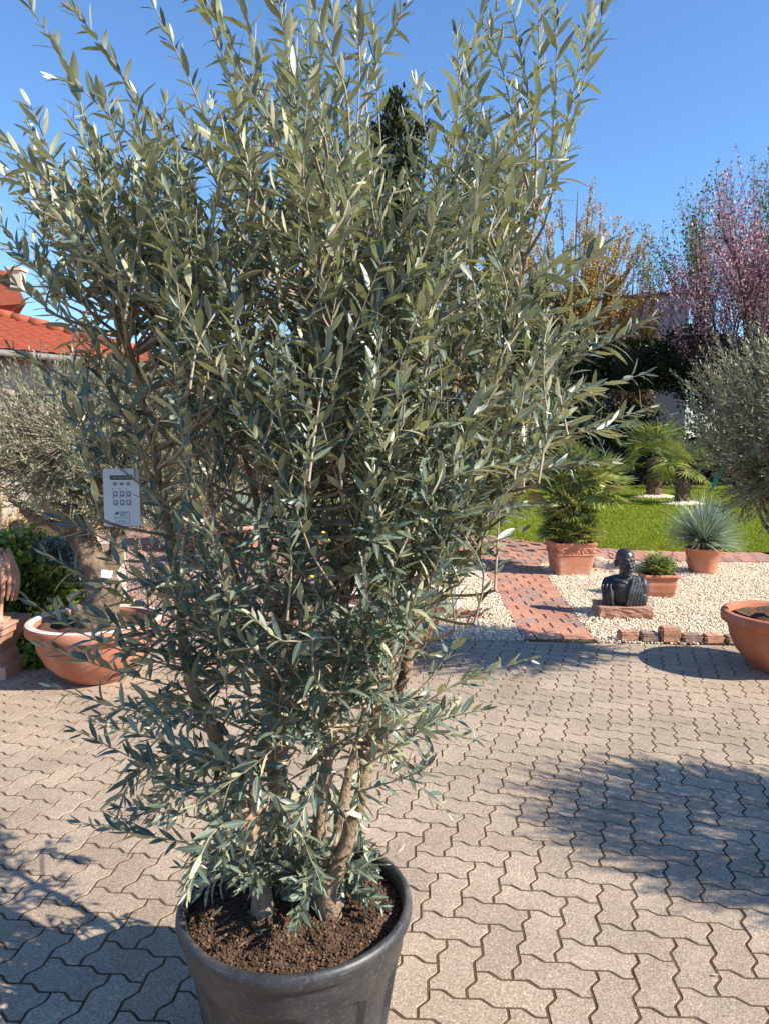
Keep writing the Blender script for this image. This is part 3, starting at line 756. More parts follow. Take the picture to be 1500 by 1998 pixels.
# golden fastigiate trees
def fastigiate(name, px, Y, top_px, halfw_px, label, seed, nb=46):
    base = at(px, 900, Y); base.z = 0
    H = at(px, top_px, Y).z; hw = halfw_px / FPX * Y
    root = empty(name, base, label=label, cat='tree', group='golden trees coming into leaf')
    g = np.random.default_rng(seed); mb = MB(); P = []; Dd = []; Rb = []
    mb.tube([Vector((0, 0, 0)), Vector((0.05, 0, H * .3)), Vector((0, .05, H * .6)), Vector((0.03, 0, H * .93))], [.13, .1, .06, .012], 7)
    for k in range(nb):
        z0 = H * (g.uniform(.12, .55)); a = g.uniform(0, 6.283); rr = hw * math.sqrt(g.uniform(.12, 1.0))
        shape = 1.0 - .55 * (rr / hw) ** 1.3
        zt = z0 + (H - z0) * shape * g.uniform(.78, 1.0)
        d = Vector((math.cos(a), math.sin(a), 0)); p0 = Vector((0, 0, z0)); p3 = d * rr + Vector((0, 0, zt))
        p1 = p0.lerp(p3, .3) + d * rr * .22; p2 = p0.lerp(p3, .65) + d * rr * .12
        pts = [p0, p1, p2, p3]; mb.tube(pts, [.045, .034, .02, .005], 4, cap=False)
        for (u, v) in ((p0, p1), (p1, p2), (p2, p3)):
            nt_ = int((v - u).length / .125)
            for _ in range(nt_):
                s_ = g.random(); b = u.lerp(v, s_)
                td = Vector((d.x * .35 + g.normal() * .3, d.y * .35 + g.normal() * .3, 1)).normalized(); tl_ = g.uniform(.25, .6)
                mb.tube([b, b + td * tl_ * .5, b + td * tl_ + Vector((0, 0, .05))], [.008, .006, .003], 3, cap=False)
                nl = int(tl_ * 34)
                for _ in range(nl):
                    q = b + td * tl_ * g.uniform(.2, 1.05)
                    P.append((q.x + g.normal() * .03, q.y + g.normal() * .03, q.z + g.normal() * .03)); Dd.append((td.x, td.y, td.z)); Rb.append(g.uniform(.1, .9))
    mb.build('trunk', M['warm_bark'], root)
    flakes('crown', P, .086, M['golden'], root, .6, Dd, .7, .1, seed + 1, Rb)
fastigiate('golden_tree', 1112, 29.3, 330, 135, 'tall upright tree in amber spring leaf beside the cypress', 41, 80)
fastigiate('golden_tree', 1222, 29.6, 490, 62, 'smaller amber tree in front of the white building', 43, 34)
fastigiate('golden_tree', 985, 29, 400, 70, 'narrow amber tree mostly hidden behind the big olive', 45, 30)

def spreading(name, px, Y, H, spreadm, label, seed, leafmat, size, bark, dens, split=4, depth=3, up=.35, sp=.42, trunk=.25, leaf2=None, minz=0, jit=.06, low=None):
    base = at(px, 900, Y); base.z = 0
    root = empty(name, base, label=label, cat='tree')
    g = random.Random(seed); ng = np.random.default_rng(seed); mb = MB(); out = []
    th = H * .2
    mb.tube([Vector((0, 0, 0)), Vector((.05, 0, th * .5)), Vector((0, .04, th))], [.16, .13, .11], 8)
    nl = 7
    for k in range(nl):
        a = 2 * math.pi * (k + g.random() * .6) / nl
        d = Vector((math.cos(a) * spreadm, math.sin(a) * spreadm, 1)).normalized()
        grow(mb, Vector((0, 0, th * g.uniform(.6, 1))), d, H * .36 * g.uniform(.85, 1.15), .07, depth, out, sp, up, split, g, .62, .07)
    mb.build('trunk', bark, root)
    P, D = along(out, (0, 1), dens, jit, ng, minz)
    if low is None: flakes('crown', P, size, leafmat, root, .7, D, 1.0, .1, seed)
    else:
        P = np.array(P); D = np.array(D); f = ng.uniform(size=len(P)) < np.clip((P[:, 2] - low[0]) / (low[1] - low[0]), .12, .95)
        flakes('blossom', P[f], size, leafmat, root, .8, D[f], 1.0, .1, seed)
        flakes('crown', P[~f], size * 1.2, leaf2, root, .6, D[~f], 1.0, .1, seed + 1)
    return root
spreading('plum_tree', 1475, 23, 8.2, .8, 'pink blossoming plum tree with dark purple leaves', 52, M['plum'], .08, M['dark_bark'], 20, 4, 3, .16, .5, leaf2=M['plum_leaf'], jit=.07, low=(2.4, 5.2))
spreading('birch_tree', 1405, 31, 11.6, .6, 'thin pale green tree showing through behind the pink plum', 54, M['birch'], .10, M['warm_bark'], 20, 4, 3, .2, .42, jit=.1)
spreading('plum_tree', 1610, 26, 10.0, .7, 'second pink plum tree at the edge, partly hidden by the first', 56, M['plum'], .09, M['dark_bark'], 20, 4, 3, .18, .48, leaf2=M['plum_leaf'], jit=.06, low=(2.6, 6))

# hedge and ivy masses
def leafy_mass(name, blobs, leafmat, size, n, label, cat, core=M['hedge'], seed=1, group=None, aspect=.7, jit=.12):
    c0 = Vector(blobs[0][0]); root = empty(name, (c0.x, c0.y, 0), label=label, cat=cat, group=group)
    off = Vector((c0.x, c0.y, 0)); g = np.random.default_rng(seed)
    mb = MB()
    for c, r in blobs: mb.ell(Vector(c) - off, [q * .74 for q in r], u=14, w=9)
    co = mb.build('dark_core', M['fascia_core_dark'], root)  # solid near-black core, inner shade of the bush put into its colour
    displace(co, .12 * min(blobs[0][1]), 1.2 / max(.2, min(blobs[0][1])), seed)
    P = []; Dn = []; area = [r[0] * r[2] + r[0] * r[1] + r[1] * r[2] for c, r in blobs]; tot = sum(area)
    for (c, r), ar in zip(blobs, area):
        k = int(n * ar / tot); d = g.normal(size=(k, 3)); d /= np.linalg.norm(d, axis=1, keepdims=True)
        s = g.normal(1.0, jit, (k, 1)) * (1 + .12 * np.array([mnoise.noise(Vector(q) * 3 + Vector((seed, 0, 0))) for q in d])[:, None])
        p = d * np.array(r) * s + np.array(Vector(c) - off); ok = p[:, 2] > 0.0
        P.append(p[ok]); Dn.append(d[ok])
    flakes('foliage', np.concatenate(P), size, leafmat, root, aspect, np.concatenate(Dn) * .6, .8, .12, seed)
    return root
def blob(px, py, Y, rx, rz, ry): c = at(px, py, Y); return ((c.x, c.y, c.z), (rx / FPX * Y, ry, rz / FPX * Y))
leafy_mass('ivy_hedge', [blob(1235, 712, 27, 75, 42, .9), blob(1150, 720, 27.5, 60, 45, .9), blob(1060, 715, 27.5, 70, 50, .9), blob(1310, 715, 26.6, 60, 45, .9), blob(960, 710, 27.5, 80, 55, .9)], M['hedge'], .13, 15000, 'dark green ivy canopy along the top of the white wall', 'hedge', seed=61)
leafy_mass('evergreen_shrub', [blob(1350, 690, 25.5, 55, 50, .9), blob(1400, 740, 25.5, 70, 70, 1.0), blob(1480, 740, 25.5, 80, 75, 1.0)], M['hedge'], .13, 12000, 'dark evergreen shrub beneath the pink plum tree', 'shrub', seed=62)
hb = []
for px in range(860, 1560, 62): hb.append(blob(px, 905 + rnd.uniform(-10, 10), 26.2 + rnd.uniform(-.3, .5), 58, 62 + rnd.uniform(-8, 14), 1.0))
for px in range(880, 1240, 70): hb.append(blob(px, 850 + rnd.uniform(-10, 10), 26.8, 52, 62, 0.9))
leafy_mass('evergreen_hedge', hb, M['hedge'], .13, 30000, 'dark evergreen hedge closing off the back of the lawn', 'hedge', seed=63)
# two dark pots at the lawn's far edge
def taper_pot(name, loc, r, h, mat, label, rz=0, group=None, cat='pot'):
    root = empty(name, loc, rz, label, cat, group)
    m = MB(); m.lathe([(r * .72, 0), (r * .78, h * .3), (r * .9, h * .82), (r * 1.0, h * .84), (r * 1.02, h), (r * .92, h), (r * .88, h * .86)], 32); m.build('body', mat, root, True)
    s_ = MB(); s_.lathe([(0.01, h * .87), (r * .9, h * .86)], 24, close_bottom=False); s_.build('soil', M['soil'], root)
    return root
p = G(958, 953); taper_pot('flower_pot', (p.x, p.y, 0), .42, .48, M['terra_dark'], 'dark red pot at the far lawn edge, left of two', group='dark pots at the far lawn edge')
p = G(995, 952); taper_pot('flower_pot', (p.x + .05, p.y + .1, 0), .48, .52, M['terra_dark'], 'wider dark red pot at the far lawn edge, right of two', group='dark pots at the far lawn edge')
gs = sheet('gravel_strip', [(G(880, 956).x, 25.0), (G(1100, 956).x + 8, 25.0), (G(1100, 956).x + 8, 25.9), (G(880, 956).x, 25.9)], .04, M['gravel_base'])

# ---- fan palms
def fan_mesh(g, L, nseg=22, span=R(200), droop=.25, fold=.25):
    """one fan: hand-shaped blade of narrow segments, local x forward"""
    V = []; F = []; A = []
    for k in range(nseg):
        a = -span / 2 + span * (k + .5) / nseg
        d = Vector((math.cos(a), math.sin(a), 0)); s = Vector((-d.y, d.x, 0))
        l = L * (1 - .22 * abs(a) / (span / 2)) * g.uniform(.9, 1.06); w = span / nseg * L * .52
        dr = droop * (1 + .5 * abs(a)) * g.uniform(.6, 1.3); o = len(V); r_ = g.random()
        for t, ww in ((0.02, .25), (.4, 1.0), (.72, .75), (1.0, .05)):
            c = d * (l * t) + Vector((0, 0, -dr * l * t * t + .05 * l * t))
            V += [c - s * (w * ww * .5), c + Vector((0, 0, -fold * w * ww * .6)), c + s * (w * ww * .5)]
        for i in range(3):
            b = o + i * 3; F += [(b, b + 3, b + 4, b + 1), (b + 1, b + 4, b + 5, b + 2)]
        A += [r_] * 12
    me = bpy.data.meshes.new('frond'); me.from_pydata([tuple(v) for v in V], [], F)
    at_ = me.attributes.new('rnd', 'FLOAT', 'POINT'); at_.data.foreach_set('value', A)
    me.materials.append(M['palm']); me.update(); return me
def frond(parent, p0, d, pet, me, g, roll=0.0, mat=None, pr=.012):
    d = d.normalized()
    tip = p0 + d * pet
    mb = MB(); mb.tube([p0, p0.lerp(tip, .5) + Vector((0, 0, .02 * pet)), tip], [pr, pr * .75, pr * .6], 5); st = mb.build('petiole', M['palm'], None)
    x = (d + Vector((0, 0, -.15))).normalized(); z = Vector((0, 0, 1)) - x * x.z
    z = z.normalized() if z.length > .05 else x.orthogonal().normalized(); z = rot_about(z, x, roll); y = z.cross(x)
    f = link('frond', me, None, parent)
    f.matrix_local = Matrix.Translation(tip) @ Matrix((x, y, z)).transposed().to_4x4()
    st.parent = f; st.matrix_parent_inverse = f.matrix_local.inverted()
    return f
def windmill_palm(px, py, Y, trunk_h, trunk_r, crownL, nf, label, seed, mound=True):
    b = at(px, py, Y); b.z = .03; g = random.Random(seed)
    root = empty('fan_palm', b, label=label, cat='palm', group='fan palms planted in the lawn')
    m = MB(); n = 12; seg = 14
    prof = [(trunk_r * (1.0 + .12 * math.sin(i * 1.3)), trunk_h * i / n) for i in range(n + 1)]
    m.lathe(prof, seg, close_top=True, fn=lambda r, z, a: r * (1 + .10 * math.sin(a * 5 + z * 21) + .06 * math.sin(a * 9 - z * 33)))
    m.build('trunk', M['fibre'], root)
    fb = MB()
    for k in range(150):
        a = g.uniform(0, 6.283); z = g.uniform(.05, trunk_h); d = Vector((math.cos(a), math.sin(a), 0)); q = d * trunk_r * .98 + Vector((0, 0, z))
        e_ = q + d * g.uniform(.03, .07) + Vector((g.gauss(0, .05), g.gauss(0, .05), g.uniform(-.03, .12)))
        fb.tube([q, e_], [.012, .004], 3, cap=False)
    fb.build('fibre', M['fibre'], root)['kind'] = 'stuff'
    mes = [fan_mesh(g, crownL, 24, R(210), .22) for _ in range(4)]
    for k in range(nf):
        a = 2.4 * k + g.uniform(-.3, .3); el = R(-18 + 88 * (k / nf) ** .8)
        d = Vector((math.cos(a) * math.cos(el), math.sin(a) * math.cos(el), math.sin(el)))
        frond(root, Vector((0, 0, trunk_h - .05 + .1 * k / nf)), d, crownL * g.uniform(.65, .95), mes[k % 4], g, g.uniform(-.4, .4))
    if mound:
        mp = []
        gg = np.random.default_rng(seed)
        for _ in range(1500):
            a = gg.uniform(0, 6.283); r_ = math.sqrt(gg.random()) * trunk_r * 2.6
            mp.append((b.x + r_ * math.cos(a) * 1.3, b.y + r_ * math.sin(a), .03 + .12 * max(0, 1 - r_ / (trunk_r * 2.6))))
        st = stones('gravel_mound', mp, .02, .035, M['gravel'], seed); tag(st, 'pale gravel heaped round the foot of a fan palm', 'gravel', kind='stuff')
windmill_palm(1330, 986, 18.0, .85, .165, .52, 14, 'fan palm with short shaggy sunlit trunk in the lawn', 71)
windmill_palm(1275, 972, 20.2, 1.05, .2, .72, 18, 'larger shaded fan palm behind the sunlit one', 73)

# ================================================================== MIDDLE DISTANCE: POTS, PLANTS, BUST
def lip_bowl(name, loc, r, h, mat, label, group=None, rz=0, lime=False, soil_drop=.05, prof=None):
    root = empty(name, loc, rz, label, 'planter', group)
    pr = prof or [(r * .40, 0), (r * .46, .012), (r * .46, h * .06), (r * .58, h * .14), (r * .74, h * .32), (r * .84, h * .54), (r * .885, h * .74), (r * .9, h * .80), (r * .985, h * .82), (r * 1.0, h * .85), (r * 1.0, h * .96), (r * .985, h * .99), (r * .95, h), (r * .90, h), (r * .875, h * .97), (r * .86, h * .84)]
    m = MB(); m.lathe(pr, 72); m.build('bowl', mat, root, True)
    if lime:
        c = MB(); c.lathe([(r * .988, h * .992), (r * .95, h + .003), (r * .90, h + .003), (r * .872, h * .972)], 72, close_bottom=False); c.build('lime_crust', M['lime'], root, True)
    s_ = MB(); n = 8
    s_.lathe([(r * .875 * (1 - i / n) + .001, h - soil_drop + .02 * math.sin(i * 1.7)) for i in range(n + 1)], 40, close_bottom=False, close_top=True)
    so = s_.build('soil', M['soil'], root); displace(so, .015, 9, 3)
    return root
def olive_crown(root, off, centre, radii, nsh, leafL, mat, seed, up=.7, len_r=(.16, .34), shape=None, twigmat=None, minz=None):
    """bushy crown of leafy shoots round a centre (local coordinates)"""
    g = random.Random(seed); pos = []; D = []; Nn = []; L = []; tw = MB()
    c = Vector(centre)
    for k in range(nsh):
        d = Vector((g.gauss(0, 1), g.gauss(0, 1), g.gauss(0, 1))).normalized()
        s = g.uniform(.35, 1.0) ** .5
        T = c + Vector((d.x * radii[0], d.y * radii[1], d.z * radii[2])) * s
        if minz is not None and T.z < minz: continue
        sd = (d * .8 + Vector((g.gauss(0, .3), g.gauss(0, .3), up + g.gauss(0, .25)))).normalized()
        ln = g.uniform(*len_r); p0 = T - sd * ln * .6
        pts = [p0, p0 + sd * ln * .5 + Vector((g.gauss(0, .015), g.gauss(0, .015), 0)), p0 + sd * ln]
        tw.tube([c + (p0 - c) * .45, p0] + pts[1:], [.004, .003, .002, .001], 4, cap=False)
        n = max(4, int(ln / (leafL * .42))); ax = sd.orthogonal().normalized(); ax = rot_about(ax, sd, g.uniform(0, 6.283))
        for i in range(n):
            t = (i + .6) / n; q = p0 + sd * ln * t
            ax = rot_about(ax, sd, math.pi / 2 + g.gauss(0, .3))
            for sgn in (1, -1):
                a = R(g.uniform(28, 60)) * (1 - .35 * t); rad = ax * sgn
                ld = sd * math.cos(a) + rad * math.sin(a); nn = sd * math.sin(a) - rad * math.cos(a)
                pos.append(tuple(q)); D.append(tuple(ld)); Nn.append((nn.x + g.gauss(0, .3), nn.y + g.gauss(0, .3), nn.z + g.gauss(0, .3)))
                L.append(leafL * g.uniform(.7, 1.15) * (1 - .35 * t))
    L = np.array(L); ng = np.random.default_rng(seed); n = len(L)
    t_ = np.array([(0, 0), (.3, -.5), (.7, -.42), (1, 0), (.7, .42), (.3, .5)]); f_ = np.array([(0, 5, 1), (1, 5, 4), (1, 4, 2), (2, 4, 3)])
    me = leaf_mesh('crown', pos, D, Nn, L, L * ng.uniform(.17, .24, n), ng.normal(-.05, .08, n), np.full(n, .25), ng.uniform(0, 1, n), templ=t_, faces=f_)
    o = link('crown', me, mat, root); o['kind'] = 'stuff'
    t2 = tw.build('twigs', twigmat or M['dark_twig'], root); t2['kind'] = 'stuff'
    return o, t2

# ---- right olive in its bowl
RB = Vector((2.74, 4.98, 0))
lip_bowl('planter_bowl', RB, .40, .40, M['terra_bowl'], 'brown terracotta bowl cut by the right edge, soil inside', 'terracotta bowls')
def small_olive(name, loc, label, group, seed, centre=(0, 0, 1.25), radii=(.75, .7, .62), nsh=620, rz=0, trunk_r=.045, z0=.3):
    root = empty(name, loc, rz, label, 'tree', group)
    m = MB()
    m.tube([(0, 0, z0), (.02, .01, z0 + .25), (-.03, .02, z0 + .5), (.0, 0, centre[2])], [trunk_r * 1.3, trunk_r, trunk_r * .9, trunk_r * .5], 10)
    g = random.Random(seed)
    for k in range(9):
        a = g.uniform(0, 6.283); d = Vector((math.cos(a), math.sin(a), g.uniform(.9, 2.0))).normalized(); b = Vector((-.02, .01, z0 + g.uniform(.45, .85)))
        m.tube([b, b + d * .3, b + d * .55 + Vector((0, 0, .1))], [trunk_r * .5, .013, .006], 6, cap=False)
    m.build('trunk', M['old_bark'], root, True)
    c, t = olive_crown(root, loc, centre, radii, nsh, .058, M['olive_far'], seed, len_r=(.2, .42))
    return root, c, t
so, so_c, so_t = small_olive('olive_tree', RB + Vector((.02, 0, 0)), 'grey green olive growing in the bowl at the right edge', 'background olives in bowls', 81, (.0, -.2, 1.76), (.84, .74, .58), 760)
olive_crown(so, None, (.0, -.12, 1.30), (.6, .42, .30), 300, .058, M['olive_far'], 83, up=-.1)
# green tape tied into it
tp = empty('plant_tape', at(1398, 935, 4.75), label='green plastic tape hanging in the right olive', cat='tape')
mb = MB(); nseg = 8; V = []; F = []
for i in range(nseg + 1):
    t = i / nseg; c = Vector((.04 - .085 * t + .006 * math.sin(t * 9), .012 * math.sin(t * 7), .075 - .15 * t)); s_ = Vector((.018, .006 * math.cos(t * 8), .008))
    V += [c - s_, c + s_, c + s_ + Vector((0, .002, 0)), c - s_ + Vector((0, .002, 0))]
for i in range(nseg):
    for k in range(4): F.append((i * 4 + k, i * 4 + (k + 1) % 4, i * 4 + 4 + (k + 1) % 4, i * 4 + 4 + k))
F += [(3, 2, 1, 0), (nseg * 4, nseg * 4 + 1, nseg * 4 + 2, nseg * 4 + 3)]
pyd('strip', V, F, M['green_tape'], tp)
mb = MB(); mb.tube([(.04, 0, .075), (.05, .02, .11), (.035, .035, .12), (.03, .01, .085)], .003, 5); mb.build('knot', M['green_tape'], tp)

# ---- the olive just out of frame on the right that shades the paving
OB = Vector((3.2, 2.2, 0))
lip_bowl('planter_bowl', OB, .36, .36, M['terra_bowl'], 'terracotta bowl beyond the right edge, under the shading olive', 'terracotta bowls')
t2 = empty('olive_tree', OB, R(70), 'olive beyond the right edge, throwing the dappled shadow on the paving', 'tree', 'background olives in bowls')
for ch in [c for c in so.children if c.name.startswith(('trunk', 'crown', 'twigs'))][:3]:
    c = ch.copy(); COL.objects.link(c); c.parent = t2
    if ch.name.startswith('crown'):
        c2 = ch.copy(); COL.objects.link(c2); c2.parent = t2; c2.rotation_euler = (0, 0, R(140)); c2.location.z = -.08
t2.scale = (.76, .76, .76); t2.location.z = .05

# ---- left olive, old trunk, in pale-rimmed bowl
LB = G(172, 1338); LB = Vector((LB.x, LB.y + .18, 0))
lip_bowl('planter_bowl', LB, .435, .40, M['terra_bowl'], 'orange terracotta bowl with white crusted rim, left of the big olive', 'terracotta bowls', lime=True)
lo = empty('olive_tree', LB, 0, 'old olive with thick gnarled trunk in the white rimmed bowl', 'tree', 'background olives in bowls')
m = MB()
m.tube([(0.02, 0, .28), (.02, 0, .42), (.05, .0, .60), (-.02, .02, .80), (-.10, .02, .98), (-.16, .03, 1.15)], [.17, .135, .115, .095, .075, .05], 14)
m.tube([(.05, 0, .62), (.13, .03, .82), (.15, .05, 1.0), (.22, .06, 1.2)], [.08, .06, .045, .03], 10)
m.tube([(-.06, .02, .88), (-.2, -.02, 1.0), (-.38, -.03, 1.08), (-.55, 0, 1.2)], [.05, .04, .03, .015], 8)
m.ell((.09, -.06, .52), (.07, .06, .09)); m.ell((-.06, -.07, .45), (.07, .06, .08)); m.ell((.03, -.08, .70), (.05, .045, .08)); m.ell((.06, .02, .33), (.17, .15, .07))
tk = m.build('trunk', M['old_bark'], lo); remesh(tk, .016, 2); displace(tk, .022, 9, 2)
olive_crown(lo, None, (-.14, .1, 1.58), (.95, .75, .52), 900, .05, M['olive_far'], 91, up=.75)
olive_crown(lo, None, (.2, .35, 1.3), (.8, .55, .42), 340, .05, M['olive_far'], 92, up=.4)
# small label stake in its bowl
st = empty('plant_label', LB + Vector((.13, -.13, .72)), label='small blank white tag tied to the gnarled olive trunk', cat='label')
mb = MB(); mb.box((0, 0, 0), (.07, .004, .05), Euler((0, .15, .2)).to_matrix()); mb.build('plate', M['white'], st)
mb = MB(); mb.tube([(.02, 0, .02), (.0, .04, .06), (-.03, .06, .05)], .002, 4); mb.build('tie', M['black_tube'], st)

# ---- bowl behind the big olive
CBp = G(765, 1292); CB = Vector((CBp.x, CBp.y + .2, 0))
lip_bowl('planter_bowl', CB, .40, .42, M['terra_bowl'], 'terracotta bowl half hidden behind the stems of the big olive', 'terracotta bowls', lime=True)
# white stand beside it
wp = G(868, 1185); ws = empty('plant_stand', (wp.x, wp.y, 0), label='small white wooden plant stand on the gravel', cat='stand')
mb = MB(); mb.box((0, 0, .50), (.2, .2, .03)); mb.build('top', M['white'], ws)
for sx in (-1, 1):
    for sy in (-1, 1):
        mb = MB(); mb.tube([(sx * .07, sy * .07, .49), (sx * .1, sy * .1, 0)], [.016, .014], 6); mb.build('leg', M['white'], ws)
sp_ = empty('flower_pot', (wp.x, wp.y, .515), label='little terracotta pot standing on the white plant stand', cat='pot')
mb = MB(); mb.lathe([(.055, 0), (.075, .1), (.085, .1), (.085, .13), (.073, .13), (.07, .11)], 24); mb.build('body', M['terra'], sp_, True)
mb = MB(); mb.lathe([(.071, .112), (.002, .118)], 24, close_bottom=False, close_top=True); mb.build('soil', M['soil'], sp_)
# red sedum on gravel
p = G(905, 1203); rs = empty('ground_cover_plant', (p.x, p.y, 0), label='low dark red plant creeping on the cream gravel', cat='plant')
g = np.random.default_rng(5); q = np.stack([g.normal(0, .09, 420), g.normal(0, .06, 420), g.uniform(.005, .05, 420)], -1)
flakes('leaves', q, .03, M['sedum'], rs, .5, None, 1, .1, 6)
mb = MB()
for k in range(14): a = k * .45; mb.tube([(0, 0, .01), (math.cos(a) * .08, math.sin(a) * .06, .02), (math.cos(a) * .15, math.sin(a) * .1, .02)], [.003, .003, .002], 4)
mb.build('stems', M['sedum'], rs)['kind'] = 'stuff'

# ---- square pot with relief band and tall dwarf palm
def sq_ring(hx, hy, z, cr, n=4):
    out = []
    for (sx, sy, a0) in ((1, 1, 0), (-1, 1, 90), (-1, -1, 180), (1, -1, 270)):
        for i in range(n + 1):
            a = R(a0 + 90 * i / n); out.append(Vector((sx * (hx - cr) + cr * math.cos(a), sy * (hy - cr) + cr * math.sin(a), z)))
    return out
def square_pot(name, loc, rings, mat, label, rz, soil_z, soil_h, relief=None):
    root = empty(name, loc, rz, label, 'planter')
    V = []; F = []; n = None
    for (hx, hy, z, cr) in rings:
        r_ = sq_ring(hx, hy, z, cr); n = len(r_); V += r_
    for i in range(len(rings) - 1):
        for k in range(n): F.append((i * n + k, i * n + (k + 1) % n, (i + 1) * n + (k + 1) % n, (i + 1) * n + k))
    F.append(tuple(range(n - 1, -1, -1)))
    pyd('body', V, F, mat, root)
    so = pyd('soil', sq_ring(*soil_h, soil_z, .02) + [Vector((0, 0, soil_z + .02))], [(k, (k + 1) % 20, 20) for k in range(20)], M['soil'], root)
    return root
SPp = G(1120, 1124); w = .245; hgt = .385
SPL = Vector((SPp.x, SPp.y + .22, 0))
spot = square_pot('square_planter', SPL, [(w * .80, w * .80, 0, .03), (w * .84, w * .84, .1, .03), (w * .91, w * .91, hgt * .60, .03), (w * .945, w * .945, hgt * .62, .03), (w * .945, w * .945, hgt * .645, .03), (w * .92, w * .92, hgt * .66, .03), (w * .93, w * .93, hgt * .80, .03), (w * .97, w * .97, hgt * .82, .03), (w * .97, w * .97, hgt * .85, .03), (w * .96, w * .96, hgt * .86, .03), (w * 1.0, w * 1.0, hgt * .93, .03), (w * 1.02, w * 1.02, hgt * .97, .03), (w * 1.0, w * 1.0, hgt, .03), (w * .88, w * .88, hgt, .03), (w * .86, w * .86, hgt * .85, .03)], M['terra'], 'square terracotta planter with moulded scroll band holding the tall dwarf palm', R(3), hgt * .9, (w * .87, w * .87))
for side in range(4):
    mb = MB(); rm = Matrix.Rotation(side * math.pi / 2, 3, 'Z')
    for k in range(5):
        x0 = -w * .72 + k * w * .36; pts = []
        for i in range(15):
            t = i / 14; a = t * 4.6 + .4; rr = .028 * (1 - .55 * t); pts.append(rm @ Vector((x0 + rr * math.cos(a) * (1 if k % 2 else -1), -w * .925 - .002, hgt * .73 + rr * math.sin(a))))
        mb.tube(pts, [.009] * 15, 6)
        mb.tube([rm @ Vector((x0 - .05, -w * .927, hgt * .69)), rm @ Vector((x0, -w * .93, hgt * .76)), rm @ Vector((x0 + .05, -w * .927, hgt * .70))], .006, 5)
    mb.build('relief_scroll', M['terra'], spot, True)
def dwarf_palm(loc, label, crowns, seed, group, stem=None):
    root = empty('dwarf_palm', loc, label=label, cat='palm', group=group); g = random.Random(seed)
    for (c, L, nf, pet, emin, emax) in crowns:
        mes = [fan_mesh(g, L, 12 if L > .14 else 9, R(165), .10, .3) for _ in range(3)]
        for k in range(nf):
            a = 2.4 * k + g.uniform(-.3, .3); el = R(emin + (emax - emin) * (k / nf))
            d = Vector((math.cos(a) * math.cos(el), math.sin(a) * math.cos(el), math.sin(el)))
            frond(root, Vector(c), d, pet * g.uniform(.7, 1.1), mes[k % 3], g, g.uniform(-.7, .7), pr=.006)
        mb = MB(); mb.tube([(0, 0, 0), Vector(c) * .5 + Vector((0, 0, .0)), Vector(c)], [.05, .045, .035], 8); mb.build('stem', M['fibre'], root)
    return root
dwarf_palm(SPL + Vector((0, 0, hgt * .9)), 'tall dwarf fan palm with several crowns in the square planter',
           [((-.02, 0, .14), .22, 24, .18, 0, 60), ((.10, -.08, .10), .20, 20, .14, -5, 60), ((-.14, .0, .12), .20, 20, .14, -5, 60), ((-.03, 0, .38), .25, 26, .20, -10, 80), ((.26, .02, .66), .30, 28, .24, -30, 80), ((.02, .05, .78), .30, 26, .24, -15, 85), ((-.16, .08, .6), .26, 20, .2, -20, 80)], 77, 'dwarf palms in terracotta')
# small rectangular pot with young palm
p = G(1292, 1168); SL = Vector((p.x, p.y + .16, 0)); w = .17; hgt = .235
square_pot('square_planter', SL, [(w * .72, w * .72, 0, .02), (w * .86, w * .86, hgt * .25, .025), (w * .95, w * .95, hgt * .55, .03), (w * .94, w * .94, hgt * .78, .03), (w * .91, w * .91, hgt * .83, .03), (w * 1.05, w * 1.05, hgt * .87, .02), (w * 1.09, w * 1.09, hgt * .93, .025), (w * 1.05, w * 1.05, hgt, .02), (w * .88, w * .88, hgt, .02), (w * .86, w * .86, hgt * .88, .02)], M['terra'], 'small bellied square terracotta planter with rolled rim behind the bust', R(-3), hgt * .92, (w * .87, w * .87))
dwarf_palm(SL + Vector((0, 0, hgt * .9)), 'young dwarf palm tuft in the small planter behind the bust',
           [((-.03, 0, .03), .13, 22, .12, 5, 88), ((.05, .02, .03), .11, 14, .1, 0, 70), ((-.06, -.03, .02), .11, 12, .09, 0, 60)], 79, 'dwarf palms in terracotta')
# round pot with grey-blue yucca
p = G(1383, 1122); YL = Vector((p.x, p.y + .2, 0))
root = empty('round_planter', YL, label='round tapered terracotta planter under the blue grey yucca', cat='planter')
mb = MB(); h_ = .30; mb.lathe([(.145, 0), (.155, .02), (.185, h_ * .6), (.205, h_ * .93), (.212, h_ * .94), (.215, h_), (.195, h_), (.19, h_ * .85)], 48); mb.build('body', M['terra'], root, True)
mb = MB(); mb.lathe([(.192, h_ * .9), (.002, h_ * .95)], 32, close_bottom=False, close_top=True); mb.build('soil', M['soil'], root)
def blades(name, root, n, L, W, c, emin, mat, seed, pw=1.0, arr=None):
    g = np.random.default_rng(seed)
    z = g.uniform(math.sin(emin), 1, n); a = g.uniform(0, 6.283, n); r_ = np.sqrt(1 - z * z)
    d = np.stack([r_ * np.cos(a), r_ * np.sin(a), z], -1)
    nn = np.tile(np.array([[0, 0, 1.0]]), (n, 1)) + g.normal(0, .2, (n, 3)); Ls = L * g.uniform(.8, 1.1, n) * (1 - .12 * (1 - z))
    t_ = np.array([(0, -.4), (.25, -.5), (.6, -.34), (1, 0), (.6, .34), (.25, .5), (0, .4)]); f_ = np.array([(0, 6, 5), (0, 5, 1), (1, 5, 4), (1, 4, 2), (2, 4, 3)])
    me = leaf_mesh(name, d * .03 + np.array(c), d, nn, Ls, np.full(n, W), g.normal(-.05, .05, n), np.full(n, .3), g.uniform(0, 1, n), templ=t_, faces=f_)
    o = link(name, me, mat, root); o['kind'] = 'stuff'; return o
yc = empty('yucca', YL + Vector((0, 0, .28)), label='spiky blue grey yucca ball in the round planter', cat='yucca')
